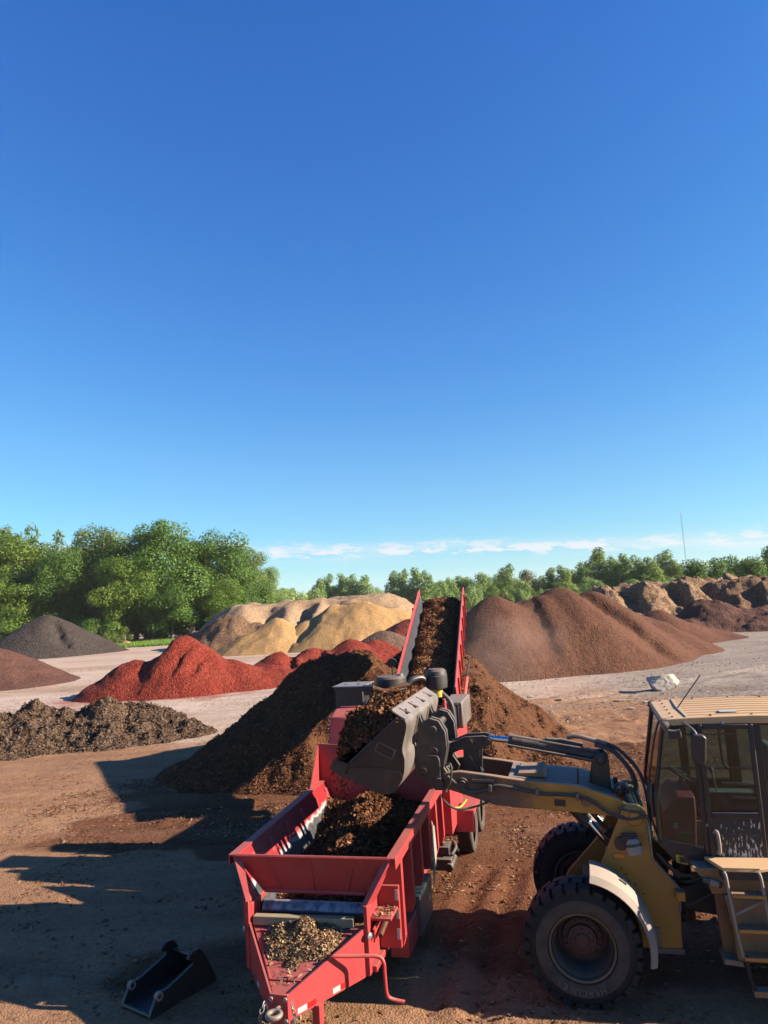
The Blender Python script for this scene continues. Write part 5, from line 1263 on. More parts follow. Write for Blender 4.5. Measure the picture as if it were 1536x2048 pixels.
# front frame tower plates
arc = [(-0.78 + 0.15 * cos(a), 1.92 + 0.13 * sin(a)) for a in np.linspace(radians(20), radians(180), 9)]
tower = arc + [(-0.95, 1.42), (-1.23, 1.09), (-1.20, 0.83), (-1.18, 0.42), (-0.60, 0.40), (0.25, 0.55), (0.10, 0.85), (-0.28, 1.25), (-0.33, 1.31)]
for s in (1, -1):
    fp = MB().prism(tower, s * 0.53, s * 0.60).build('tower_plate', yel, ld, 0.008)
    MB().lathe([(0.0, 0.03), (0.10, 0.03), (0.12, 0.0)], (-0.78, s * 0.60, 1.92), (0, s, 0), 24).lathe([(0.0, 0.05), (0.055, 0.045), (0.06, 0.02)], (-0.78, s * 0.60, 1.92), (0, s, 0), 18).build('boom_pin', yel, fp)
    mb = MB().tube([(-0.93, s * 0.612, 1.9), (-0.945, s * 0.612, 1.42), (-1.215, s * 0.612, 1.10), (-1.20, s * 0.612, 0.84)], 0.012, 6)
    mb.build('steel_pipe', galv, fp)
    MB().prism([(-0.95, 0.64), (-0.87, 0.66), (-0.86, 0.45), (-0.95, 0.43)], s * 0.60, s * 0.635).build('tie_down_lug', steel, fp, 0.004)
    MB().span((-1.20, s * 0.62, 0.36), (-0.85, s * 0.40, 0.42)).build('foot_plate', steel, fp, 0.005)
    MB().box((-1.21, s * 0.66, 1.05), (0.10, 0.16, 0.10)).build('stop_block', yel, fp, 0.01)
    mb = MB()
    for (x, z) in ((-0.62, 1.24), (-0.72, 1.13), (-0.80, 1.02), (-0.57, 1.30)): mb.cyl((x, s * 0.60, z), (x, s * 0.606, z), 0.012, 8)
    mb.build('bolt_hole_shade', blk, fp)  # raised black discs: the dark inside of holes put in as colour
    orr = MB().box((-0.56, s * 0.607, 1.45), (0.115, 0.012, 0.05)).build('side_marker', orange, fp, 0.004)
    # work lamp
    wl = MB().lathe([(0, -0.09), (0.06, -0.08), (0.088, -0.03), (0.095, 0.03), (0.085, 0.09), (0, 0.10)], (-0.735, s * 0.76, 1.615), (-0.15, s * 0.2, -1.0), 22).build('work_lamp', cream, ld)
    MB().lathe([(0.097, -0.03), (0.10, -0.015), (0.097, 0.0)], (-0.735, s * 0.76, 1.615), (-0.15, s * 0.2, -1.0), 22).build('lamp_band', blk, wl)
    MB().box((-0.70, s * 0.70, 1.70), (0.18, 0.14, 0.06)).box((-0.74, s * 0.63, 1.66), (0.06, 0.10, 0.12)).cyl((-0.60, s * 0.603, 1.60), (-0.60, s * 0.64, 1.60), 0.08, 16).build('lamp_bracket', blk, wl, 0.008)
    # fender
    aa = np.linspace(radians(101), radians(192), 18); rr = 0.775
    def fpt(a, r, y): return (-0.05 - 0.0 + r * cos(a), s * y, ZW + r * sin(a))
    fm = MB(); prof = [(0.0, 0.70), (0.045, 0.76), (0.055, 1.0), (0.035, 1.22), (-0.03, 1.285), (-0.045, 1.265), (0.012, 1.20), (0.032, 1.0), (0.022, 0.77), (-0.02, 0.71)]
    vs, fs = [], []; n = len(prof)
    for a in aa:
        tpr = 1.0
        for (dr, y) in prof: vs.append(fpt(a, rr + dr, y))
    for i in range(len(aa) - 1):
        for k in range(n): fs.append((i * n + k, i * n + (k + 1) % n, (i + 1) * n + (k + 1) % n, (i + 1) * n + k))
    fs.append(tuple(range(n - 1, -1, -1))); fs.append(tuple((len(aa) - 1) * n + k for k in range(n)))
    if s > 0: fs = [f[::-1] for f in fs]
    fm._add(vs, fs)
    fe = fm.build('front_fender', cream, ld)
    a_ = radians(128); MB().box(fpt(a_, rr + 0.056, 1.02), (0.09, 0.02, 0.02), Matrix.Rotation(-(a_ - pi / 2), 4, 'Y')).build('fender_slot_shade', blk, fe)  # black bar on the fender, painting the shade of a slot
    MB().box((-0.62, s * 0.67, 1.15), (0.06, 0.16, 0.05)).build('fender_bracket', blk, fe)
MB().span((-1.15, -0.53, 0.50), (0.10, 0.53, 0.62)).span((-0.95, -0.53, 0.95), (-0.88, 0.53, 1.80)).span((-0.6, -0.53, 0.7), (-0.1, 0.53, 0.95)).build('front_frame', dirty_yel, ld, 0.01)
MB().cyl((-0.78, -0.52, 1.92), (-0.78, 0.52, 1.92), 0.07, 16).build('cross_shaft', dusty_blk, ld)
# boom: two side plates joined by a broad top plate and a cross tube
prof = [(1.56, 2.39), (1.34, 2.42), (0.95, 2.37), (0.54, 2.31), (-0.17, 2.24), (-0.62, 2.09), (-0.72, 2.02)] + [(-0.78 + 0.12 * cos(a), 1.92 + 0.11 * sin(a)) for a in np.linspace(radians(120), radians(300), 7)] + [(-0.60, 1.875), (0.21, 1.945), (0.65, 1.97), (0.90, 2.0), (1.19, 2.09), (1.54, 2.20)]
for s in (1, -1):
    bo = MB().prism(prof, s * 0.41, s * 0.50).build('boom_arm', boom_m, ld, 0.012)
    MB().lathe([(0, 0.05), (0.045, 0.05), (0.05, 0.03), (0.075, 0.03), (0.08, 0)], (1.31, s * 0.50, 2.265), (0, s, 0), 22).build('pivot_cap', dusty_blk, bo)
    MB().lathe([(0, 0.02), (0.05, 0.02), (0.06, 0)], (-0.23, s * 0.50, 2.05), (0, s, 0), 18).build('pin_cap', dirty_yel, bo)
    MB().prism([(0.02, 1.99), (0.16, 2.0), (0.16, 2.08), (0.02, 2.07)], s * 0.50, s * 0.507).build('boom_recess_shade', blk, bo, 0.004)  # flat black patch painted as the shade of a recess
    hz = MB().tube(smooth_path([(1.50, s * 0.52, 2.36), (1.25, s * 0.54, 2.18), (1.02, s * 0.535, 2.19), (0.86, s * 0.53, 2.25), (0.55, s * 0.53, 2.20), (0.30, s * 0.53, 2.15), (0.0, s * 0.53, 2.14), (-0.25, s * 0.535, 2.09), (-0.50, s * 0.57, 1.94), (-0.72, s * 0.63, 1.89), (-0.90, s * 0.64, 1.93)], 6), 0.022, 8).build('boom_hose', hose_m, bo)
    for (x, z) in ((0.36, 2.165), (-0.13, 2.12), (0.95, 2.22)): MB().box((x, s * 0.535, z), (0.04, 0.06, 0.09)).build('hose_clamp', steel, hz, 0.004)
    MB().tube([(1.18, s * 0.52, 2.305), (0.9, s * 0.52, 2.29)], 0.03, 8).build('hose_joint', dsteel, hz)
MB().plate([(0.72, -0.41, 2.325), (0.72, 0.41, 2.325), (-0.14, 0.41, 2.235), (-0.14, -0.41, 2.235)], 0.02).plate([(-0.16, -0.41, 2.23), (-0.16, 0.41, 2.23), (-0.60, 0.41, 2.085), (-0.60, -0.41, 2.085)], 0.02).build('boom_top_plate', steel, ld)
MB().prism([(0.62, 2.33), (0.60, 2.36), (0.28, 2.37), (0.24, 2.30)], -0.26, 0.34).build('boom_hatch', dirty_yel, ld, 0.006)
MB().cyl((0.3, -0.42, 2.08), (0.3, 0.42, 2.08), 0.12, 20).cyl((1.31, -0.42, 2.265), (1.31, 0.42, 2.265), 0.05, 16).build('cross_tube', dirty_yel, ld)
# tilt linkage
tl = []
for s in (1, -1):
    tl.append(MB().prism([(1.04, 2.80), (0.94, 2.77), (0.93, 2.69), (1.10, 2.62), (1.12, 2.25), (1.24, 2.22), (1.34, 2.35), (1.33, 2.62), (1.58, 2.58), (1.62, 2.66), (1.30, 2.79)], s * 0.10, s * 0.14).build('tilt_lever', dusty_blk, ld, 0.008))
    MB().lathe([(0, 0.03), (0.035, 0.03), (0.04, 0.012), (0.06, 0.012), (0.062, 0)], (1.23, s * 0.14, 2.72), (0, s, 0), 18).lathe([(0, 0.03), (0.035, 0.03), (0.04, 0.012), (0.06, 0.012), (0.062, 0)], (0.99, s * 0.14, 2.73), (0, s, 0), 18).build('lever_pin', dsteel, tl[-1])
MB().plate([(1.30, -0.16, 2.62), (1.12, -0.16, 2.28), (1.12, 0.16, 2.28), (1.30, 0.16, 2.62)], 0.03).build('lever_web', blk, ld)
MB().prism([(1.70, 2.62), (1.50, 2.56), (1.18, 2.68), (1.20, 2.76), (1.52, 2.69), (1.72, 2.75)], -0.09, 0.09).build('tilt_link', dusty_blk, ld, 0.01)
tc_ = MB().tube([(0.72, 0, 2.715), (-0.44, 0, 2.49)], 0.085, 20).build('tilt_cylinder', dusty_blk, ld)
MB().tube([(0.99, 0, 2.745), (0.70, 0, 2.712)], 0.042, 14).build('piston_rod', chrome, tc_)
MB().lathe([(0, 0.0), (0.10, 0.0), (0.10, 0.05), (0, 0.05)], (0.72, 0, 2.715), (-1, 0, -0.19), 20).build('gland', dusty_blk, tc_)
MB().tube([(0.70, 0.09, 2.79), (0.1, 0.09, 2.68), (-0.38, 0.09, 2.59)], 0.014, 8).tube([(0.74, 0.13, 2.68), (0.1, 0.13, 2.56), (-0.36, 0.13, 2.47)], 0.012, 8).build('cylinder_pipe', steel, tc_)
MB().prism([(0.22, 2.74), (0.02, 2.72), (-0.25, 2.66), (-0.25, 2.62), (0.26, 2.70)], -0.06, 0.06).build('cylinder_guard', dusty_blk, tc_, 0.006)
MB().tube(smooth_path([(-0.05, 0.05, 2.75), (-0.2, 0.05, 2.76), (-0.42, 0.05, 2.70), (-0.55, 0.07, 2.66)], 5), 0.03, 10).build('supply_pipe', steel, tc_)
for s in (1, -1):
    MB().prism([(-0.28, 2.12), (-0.36, 2.49), (-0.42, 2.56), (-0.50, 2.56), (-0.56, 2.49), (-0.55, 2.05)], s * 0.11, s * 0.16).build('cylinder_lug', blk, ld, 0.012)
    MB().lathe([(0, 0.03), (0.045, 0.025), (0.06, 0)], (-0.46, s * 0.16, 2.48), (0, s, 0), 18).build('cylinder_pin', dusty_blk, ld)
    lc = MB().tube([(-0.02, s * 0.32, 1.98), (-0.22, s * 0.32, 1.76)], 0.08, 16).tube([(-0.46, s * 0.32, 1.48), (-0.95, s * 0.32, 0.95)], 0.075, 16).build('lift_cylinder', dusty_blk, ld)
    MB().tube([(-0.20, s * 0.32, 1.80), (-0.50, s * 0.32, 1.44)], 0.04, 12).build('piston_rod', chrome, lc)
# hoses looping from the tower to the tilt cylinder and cab
for k, pts in enumerate(([(-0.40, 0.10, 2.66), (-0.62, 0.16, 2.58), (-0.80, 0.22, 2.36), (-0.86, 0.26, 2.06), (-0.88, 0.30, 1.86)], [(-0.42, -0.02, 2.68), (-0.68, 0.05, 2.60), (-0.92, 0.16, 2.32), (-0.98, 0.26, 1.96), (-0.96, 0.32, 1.6)],
        [(-0.42, -0.10, 2.66), (-0.62, -0.10, 2.56), (-0.84, 0.02, 2.28), (-0.88, 0.12, 2.0), (-0.90, 0.2, 1.8)], [(-0.56, 0.30, 2.10), (-0.64, 0.38, 2.24), (-0.76, 0.42, 2.18), (-0.84, 0.42, 2.0)], [(-0.66, 0.20, 2.04), (-0.76, 0.30, 2.16), (-0.88, 0.36, 2.06), (-0.9, 0.40, 1.9)],
        [(-0.60, 0.55, 2.0), (-0.74, 0.64, 1.98), (-0.92, 0.66, 1.94), (-0.96, 0.66, 1.7)])):
    MB().tube(smooth_path(pts, 6), 0.024 if k < 3 else 0.014, 8).build('hydraulic_hose', hose_m, ld)
MB().box((-0.66, 0.1, 2.12), (0.22, 0.34, 0.06)).cyl((-0.70, 0.25, 2.1), (-0.70, 0.25, 2.22), 0.03, 8).cyl((-0.62, 0.05, 2.1), (-0.62, 0.05, 2.24), 0.03, 8).build('valve_block', dsteel, ld, 0.008)
# bucket with coupler, fixed to the boom tips
BW = 1.10
inn = [(2.88, 2.60), (2.70, 2.51), (2.22, 2.30), (2.06, 2.34), (1.95, 2.50), (1.92, 2.70), (1.94, 2.84), (1.87, 3.10), (1.89, 3.20)]
bk = MB(); no = []
def offs(pl, t):
    out = []
    for i, p in enumerate(pl):
        a = pl[max(0, i - 1)]; b = pl[min(len(pl) - 1, i + 1)]
        d = Vector((b[0] - a[0], b[1] - a[1])).normalized(); out.append((p[0] + d.y * -t, p[1] + d.x * t))
    return out
inn_s = [(p.x, p.y) for p in smooth_path([(a, b, 0) for a, b in inn[1:]], 4)]
out_s = offs(inn_s, -0.03)
bk.prism(inn_s + out_s[::-1], -BW, BW)
bo = bk.build('bucket', bucket_m, ld)
MB().prism([(2.90, 2.615), (2.885, 2.59), (2.66, 2.485), (2.64, 2.505)], -BW - 0.03, BW + 0.03).build('cutting_edge', galv, bo)
for s in (1, -1):
    sp_ = [(2.72, 2.52), (2.64, 2.66), (1.97, 3.21), (1.885, 3.19)] + [(p[0] + 0.0, p[1]) for p in inn_s[::-1]][1:-1]
    MB().prism(sp_, s * (BW - 0.0), s * (BW + 0.025)).build('bucket_side', bucket_side_m, bo)
    MB().tube([(2.64, s * (BW + 0.02), 2.665), (1.98, s * (BW + 0.02), 3.215)], 0.022, 6).build('side_edge', dsteel, bo)
    MB().prism([(2.90, 2.61), (2.85, 2.725), (2.64, 2.665), (2.725, 2.48)], s * (BW + 0.025), s * (BW + 0.05)).build('side_cutter', dsteel, bo, 0.006)
    MB().prism([(2.70, 2.50), (2.23, 2.285), (2.05, 2.33), (1.95, 2.48), (1.98, 2.56), (2.25, 2.62), (2.62, 2.62)], s * (BW + 0.025), s * (BW + 0.04)).build('wear_plate', dsteel, bo)
# raised frame and letters of the plate on the near side
pc = Vector((2.16, BW + 0.026, 2.82)); e1 = Vector((-0.90, 0, -0.44)).normalized(); e2 = Vector((-0.44, 0, 0.90)).normalized()
# (e1 runs to the right as the camera sees it, e2 upwards)
mb = MB()
for (a, b) in (((-.12, -.06), (.12, -.06)), ((.12, -.06), (.12, .06)), ((.12, .06), (-.12, .06)), ((-.12, .06), (-.12, -.06))):
    mb.tube([pc + e1 * a[0] + e2 * a[1], pc + e1 * b[0] + e2 * b[1]], 0.007, 5)
pl_ = mb.build('plate_frame', steel, bo)
V, F = text_mesh('MAX', 0.10, 0.004); mb = MB(); mb._add([pc + e1 * (v.x) + e2 * (v.y - 0.035) + Vector((0, v.z, 0)) for v in V], F); mb.build('plate_letters', dsteel, bo)
# rock guard with its four slots: a bent plate, slots cut through it
gA, gB = Vector((2.05, 0, 3.30)), Vector((1.885, 0, 3.19))
def guard():
    g = MB(); hgt = (gB - gA)
    def P(t, y): p = gA + hgt * t; return (p.x, y, p.z)
    ys = []; slots = [-0.78, -0.27, 0.25, 0.76]
    nrm = Vector((hgt.z, 0, -hgt.x)).normalized()
    if nrm.z < 0: nrm = -nrm
    cells = []; prev = -BW
    for c in slots:
        cells.append((prev, c - 0.11, None)); cells.append((c - 0.11, c + 0.11, c)); prev = c + 0.11
    cells.append((prev, BW, None))
    for (a, b, c) in cells:
        if c is None: g.plate([P(0, a), P(0, b), P(1, b), P(1, a)], 0.02)
        else:       # a lens-shaped slot: four filler pieces round it
            g.plate([P(0, a), P(0, b), P(.12, b - 0.03), P(.12, a)], 0.02)
            g.plate([P(.9, a), P(.80, b), P(1, b), P(1, a)], 0.02)
            g.plate([P(.12, a), P(.12, c + .02), P(.45, c - .01), P(.9, a)], 0.02)
            g.plate([P(.12, b - .03), P(0, b), P(.8, b), P(.5, c + 0.06)], 0.02)
    return g
guard().build('rock_guard', bucket_m, bo)
MB().plate([(2.06, -BW, 3.20), (2.06, BW, 3.20), (1.93, BW, 3.12), (1.93, -BW, 3.12)], 0.01).build('guard_slot_shade', blk, bo)  # black sheet added behind the slots to paint their shade
MB().tube([(2.055, -BW, 3.305), (2.055, BW, 3.305)], 0.018, 6).build('guard_edge', steel, bo)
# coupler and bucket ears
for y in (0.44, 0.31, -0.31, -0.44):
    cp = MB().prism([(1.84, 3.16), (1.80, 3.04), (1.70, 3.10), (1.58, 3.06), (1.50, 2.92), (1.49, 2.70), (1.55, 2.46), (1.46, 2.32), (1.54, 2.17), (1.68, 2.17), (1.80, 2.28), (1.95, 2.36), (1.93, 2.6), (1.90, 2.8)], y - 0.03, y + 0.03).build('coupler_plate', dusty_blk, bo, 0.008)
    for (x, z) in ((1.66, 2.95), (1.66, 2.68), (1.62, 2.30), (1.82, 2.42)):
        MB().lathe([(0, 0.03), (0.04, 0.03), (0.045, 0.01), (0.065, 0.0)], (x, y + 0.03, z), (0, 1, 0), 14).build('coupler_pin', dsteel, cp)
MB().cyl((1.66, -0.52, 2.95), (1.66, 0.52, 2.95), 0.05, 16).cyl((1.62, -0.54, 2.28), (1.62, 0.54, 2.28), 0.06, 16).cyl((1.80, -0.48, 2.7), (1.80, 0.48, 2.7), 0.035, 12).build('coupler_bar', dusty_blk, bo)
MB().tube(smooth_path([(1.52, 0.52, 2.50), (1.44, 0.56, 2.52), (1.46, 0.56, 2.3), (1.58, 0.56, 2.12), (1.40, 0.62, 1.98), (1.12, 0.54, 2.0), (0.98, 0.52, 2.06)], 6), 0.014, 8).build('coupler_hose', hose_m, bo)
MB().tube(smooth_path([(1.72, 0.53, 2.62), (1.60, 0.55, 2.60), (1.60, 0.55, 2.35)], 6), 0.012, 8).build('coupler_hose', hose_m, bo)
# mulch heaped in the bucket
def bucket_load():
    n = 60; ys = np.linspace(-BW + 0.01, BW - 0.01, n); m = 44; ts = np.linspace(0, 1, m)
    T, Yg = np.meshgrid(ts, ys)
    A, Bp = np.array([2.80, 2.60]), np.array([1.99, 3.20])
    edge = np.clip(1 - np.abs(Yg / BW) ** 3.5, 0, 1)
    bul = (0.08 + 0.33 * edge * (np.sin(pi * np.clip(T * 0.97 + 0.02, 0, 1)) ** 0.45) * (1.32 - 0.5 * T)) + 0.10 * fbm(T * 5, Yg * 3.5, 4, 441) + 0.05 * fbm(T * 14, Yg * 11, 3, 442)
    bul = bul * np.clip(np.sin(pi * T) * 3 + 0.1, 0, 1) - 0.04
    nx, nz = 0.595, 0.803
    nx, nz = (Bp - A)[1], -(Bp - A)[0]; L = np.hypot(nx, nz); nx, nz = nx / L, nz / L
    Xg = A[0] + (Bp - A)[0] * T + nx * bul; Zg = A[1] + (Bp - A)[1] * T + nz * bul
    V = np.stack([Xg, Yg, Zg], -1).reshape(-1, 3)
    me = mesh_np('bucket_mulch', V, grid_faces(n, m)[:, ::-1], True)
    o = link('bucket_mulch', me, dark_mulch); o.matrix_world = LM; tag(o, 'shredded dark mulch heaped in the loader bucket', None, None, 'stuff')
    r = np.random.default_rng(6); k = 19000
    i = r.integers(0, n - 1, k); j = r.integers(0, m - 1, k)
    G = np.stack([Xg, Yg, Zg], -1); P = G[i, j] + (G[i + 1, j] - G[i, j]) * r.random((k, 1)) + (G[i, j + 1] - G[i, j]) * r.random((k, 1))
    N = np.cross(G[i, j + 1] - G[i, j], G[i + 1, j] - G[i, j]); N /= np.linalg.norm(N, axis=1)[:, None] + 1e-9
    N[(N[:, 0] * nx + N[:, 2] * nz) < 0] *= -1
    Mn = np.array(LM); P = P @ Mn[:3, :3].T + Mn[:3, 3]; N = N @ Mn[:3, :3].T
    tag(flakes('bucket_shreds', P, N, shreds, (0.013, 0.07), (2.2, 6), 444, 0.7, 0.03), 'loose bark shreds bristling from the full loader bucket', None, None, 'stuff')
    r2 = np.random.default_rng(9); P = []; N = []
    for q in range(420):   # shreds dropping off the bucket lip into the hopper
        P.append((2.86 + abs(r2.normal(0, 0.10)), r2.uniform(-1.0, 1.0), 2.6 - r2.uniform(0, 0.6) ** 1.3)); N.append(r2.normal(0, 1, 3))
    P = np.array(P); N = np.array(N); N /= np.linalg.norm(N, axis=1)[:, None]
    P = P @ Mn[:3, :3].T + Mn[:3, 3]
    tag(flakes('falling_shreds', P, N, shreds, (0.015, 0.05), (2.2, 6), 445, 0.7, 0.03), 'a few shreds falling from the bucket lip into the hopper', None, None, 'stuff')
bucket_load()
# ---- cab
CY = 0.75
def post(a, b, w, name='pillar', d=None):
    a, b = Vector(a), Vector(b)
    MB().tube([a, b], w, 4).build(name, blk, ld)
pa, pb, pc_, pd, pe = (-1.20, 3.04), (-1.02, 2.13), (-1.02, 1.62), (-1.16, 1.46), (-1.53, 1.38)
for s in (1, -1):
    # front corner, A-pillar (where the door hangs), B-pillar, rear
    MB().prism([(-1.52, 3.06), (-1.60, 3.06), (-1.60, 1.40), (-1.52, 1.40)], s * 0.69, s * 0.765).build('door_pillar', blk, ld, 0.012)
    MB().prism([(-2.17, 3.06), (-2.27, 3.06), (-2.27, 1.50), (-2.17, 1.50)], s * 0.69, s * 0.765).build('rear_pillar', blk, ld, 0.012)
    MB().prism([(-2.70, 3.06), (-2.80, 3.06), (-2.80, 1.50), (-2.70, 1.50)], s * 0.66, s * 0.74).build('rear_pillar', blk, ld, 0.012)
    MB().tube([(-1.22, s * 0.66, 3.06), (-1.045, s * 0.66, 2.13), (-1.045, s * 0.64, 1.62), (-1.18, s * 0.62, 1.45)], 0.026, 8).build('front_pillar', blk, ld)
    MB().prism([(-1.18, 1.50), (-1.04, 1.62), (-1.06, 1.68), (-1.53, 1.60), (-1.53, 1.34), (-1.19, 1.44)], s * 0.66, s * 0.72).build('lower_sill', blk, ld, 0.006)
    MB().span((-1.24, s * 0.64, 2.99), (-2.80, s * 0.76, 3.07)).build('roof_rail', blk, ld, 0.01)
    MB().plate([(-1.225, s * 0.69, 3.02), (-1.055, s * 0.69, 2.13), (-1.05, s * 0.69, 1.66), (-1.53, s * 0.74, 1.60), (-1.53, s * 0.74, 3.02)], 0.008).build('quarter_glass', glassm, ld)
    MB().plate([(-2.26, s * 0.73, 2.98), (-2.72, s * 0.72, 2.98), (-2.72, s * 0.72, 2.0), (-2.26, s * 0.73, 2.0)], 0.008).build('rear_side_glass', glassm, ld)
    MB().span((-2.27, s * 0.68, 1.50), (-2.80, s * 0.74, 1.99)).build('rear_panel', spat, ld, 0.01)
    # door: frame, pane, lower panel, handle
    dy = s * 0.775
    mb = MB()
    mb.span((-1.60, dy - 0.02, 1.52), (-2.16, dy + 0.02, 1.985)).build('door', spat, ld, 0.012)
    dobj = ld.children[-1]
    mb = MB(); mb.span((-1.575, dy - 0.022, 1.50), (-1.635, dy + 0.022, 3.02)); mb.span((-2.13, dy - 0.022, 1.50), (-2.185, dy + 0.022, 3.02)); mb.span((-1.636, dy - 0.022, 2.96), (-2.129, dy + 0.022, 3.02)); mb.span((-1.636, dy - 0.024, 1.955), (-2.129, dy + 0.024, 2.02)); mb.build('door_frame', blk, dobj, 0.012)
    MB().plate([(-1.63, dy, 2.96), (-2.135, dy, 2.96), (-2.135, dy, 2.02), (-1.63, dy, 2.02)], 0.008).build('door_window', glassm, dobj)
    mb = MB(); mb.span((-1.637, dy + s * 0.025, 2.018), (-2.13, dy + s * 0.03, 2.03)); mb.build('window_seal', galv, dobj)
    MB().tube(smooth_path([(-1.64, dy + s * 0.02, 1.80), (-1.66, dy + s * 0.07, 1.82), (-1.67, dy + s * 0.08, 1.72), (-1.67, dy + s * 0.07, 1.60), (-1.66, dy + s * 0.02, 1.58)], 4), 0.022, 8).build('handle', cream if s > 0 else blk, dobj)  # sunlight painted on the near handle as a pale tone; far one black
    MB().span((-1.62, dy - 0.0, 1.585), (-1.66, dy + s * 0.03, 1.81)).build('latch', blk, dobj)
    MB().span((-1.55, dy - 0.03, 1.48), (-2.30, dy + 0.03, 1.515)).build('door_sill', dusty_blk, ld, 0.006)
    MB().lathe([(0, 0.02), (0.02, 0.016), (0.022, 0)], (-1.86, dy, 3.03), (0, s, 0), 12).lathe([(0, 0.02), (0.02, 0.016), (0.022, 0)], (-1.58, dy, 1.88), (0, s, 0), 12).build('bolt', galv, ld)
    # mirrors
    mr = MB().prism([(-1.47, 2.93), (-1.50, 2.955), (-1.60, 2.95), (-1.635, 2.91), (-1.60, 2.63), (-1.57, 2.60), (-1.48, 2.61), (-1.46, 2.66)], s * 0.98, s * 1.06).build('mirror', blk, ld, 0.025, seg=3)
    MB().tube(smooth_path([(-1.40, s * 0.72, 3.04), (-1.46, s * 0.86, 3.03), (-1.52, s * 0.98, 2.98), (-1.54, s * 1.02, 2.9)], 4), 0.012, 8).build('mirror_arm', galv, mr)
    mb = MB().box((-1.31, s * 0.86, 2.93), (0.15, 0.10, 0.09)); m2 = mb.build('turn_lamp', dusty_blk, ld, 0.012)
    MB().box((-1.235, s * 0.86, 2.93), (0.006, 0.085, 0.075)).build('lamp_lens', cream, m2)
    hl = MB().lathe([(0, -0.05), (0.05, -0.045), (0.075, 0.0), (0.078, 0.05), (0.066, 0.058)], (-1.25, s * 0.72, 3.02), (0.9, s * 0.3, -0.45), 20).build('roof_lamp', dusty_blk, ld)
    MB().lathe([(0, 0.056), (0.068, 0.056), (0.068, 0.05)], (-1.25, s * 0.72, 3.02), (0.9, s * 0.3, -0.45), 20).build('lamp_lens', cream, hl)
MB().plate([(-1.225, -0.66, 3.02), (-1.225, 0.66, 3.02), (-1.045, 0.64, 2.13), (-1.045, -0.64, 2.13)], 0.008).build('windshield', glassm, ld)
MB().plate([(-1.045, -0.64, 2.11), (-1.045, 0.64, 2.11), (-1.045, 0.62, 1.64), (-1.045, -0.62, 1.64)], 0.008).build('lower_windshield', glassm, ld)
MB().plate([(-1.035, -0.62, 1.64), (-1.035, 0.62, 1.64), (-1.17, 0.62, 1.45), (-1.17, -0.62, 1.45)], 0.02).build('cab_nose', blk, ld)
MB().plate([(-2.79, -0.66, 2.98), (-2.79, 0.66, 2.98), (-2.79, 0.66, 2.0), (-2.79, -0.66, 2.0)], 0.008).build('rear_window', glassm, ld)
MB().span((-1.16, -0.64, 1.42), (-2.79, 0.64, 1.48)).build('cab_floor', blk, ld)
MB().tube(smooth_path([(-1.20, 0.3, 2.98), (-1.12, 0.32, 2.75), (-1.0, 0.34, 2.2), (-0.985, 0.36, 1.95)], 5), 0.014, 6).build('wiper_arm', blk, ld)
MB().tube(smooth_path([(-1.02, 0.60, 2.30), (-1.005, 0.62, 2.1), (-1.01, 0.62, 1.92)], 4), 0.03, 6).build('grab_rail', blk, ld)
MB().prism([(-1.24, 1.50), (-1.34, 1.50), (-1.34, 1.43), (-1.24, 1.43)], 0.722, 0.728).build('lower_sticker', blk, ld)
ws = MB().prism([(-1.20, 1.525), (-1.325, 1.495), (-1.325, 1.405), (-1.20, 1.435)], 0.722, 0.727).build('warning_sticker', syel, ld)
mb = MB()
def tri(a, b, c): mb.plate([a, b, c], 0.002)
for (p, q) in (((-1.215, 1.455), (-1.24, 1.50)), ((-1.24, 1.50), (-1.27, 1.445)), ((-1.27, 1.445), (-1.215, 1.455))): mb.tube([(p[0], 0.729, p[1]), (q[0], 0.729, q[1])], 0.004, 4)
mb.span((-1.310, 0.727, 1.43), (-1.302, 0.731, 1.465)); mb.span((-1.310, 0.727, 1.415), (-1.302, 0.731, 1.422))
mb.build('warning_symbol', blk, ws)
# cab roof: ribbed crowned top with overhang and flat lamp brow at the front
rf = [(-1.50, 3.02), (-1.32, 3.005), (-1.22, 3.025), (-1.18, 3.05), (-1.21, 3.075), (-1.50, 3.10), (-2.2, 3.115), (-2.75, 3.105), (-2.90, 3.07), (-2.86, 3.02)]
ro = MB().prism(rf, -0.72, 0.78).build('cab_roof', yroof, ld, 0.010, smooth=4, seg=2)
for y in np.linspace(-0.58, 0.64, 8):
    MB().tube([(-1.52, y, 3.101), (-2.2, y, 3.117), (-2.74, y, 3.106)], 0.011, 6).build('roof_rib', yroof, ro)
MB().tube([(-1.47, -0.68, 3.097), (-1.45, 0, 3.099), (-1.47, 0.74, 3.097)], 0.009, 5).build('roof_seam', blk, ro)
mb = MB()
for y in np.linspace(-0.65, 0.65, 6): mb.cyl((-1.33, y, 3.083), (-1.33, y, 3.098), 0.014, 6)
for x in (-1.75, -2.2, -2.6): mb.cyl((x, 0.72, 3.10), (x, 0.72, 3.126), 0.014, 6); mb.cyl((x, -0.67, 3.10), (x, -0.67, 3.126), 0.014, 6)
tag(mb.build('roof_bolt', dusty_blk, ro), kind='stuff')
MB().box((-1.98, 0.50, 3.122), (0.20, 0.14, 0.006)).build('roof_sticker', white, ro)
MB().span((-1.20, -0.60, 2.965), (-1.32, 0.60, 3.02)).build('brow_underside', blk, ld, 0.01)
MB().tube([(-1.46, 0.05, 3.09), (-1.78, 0.05, 3.5)], 0.008, 6).build('radio_aerial', blk, ld)
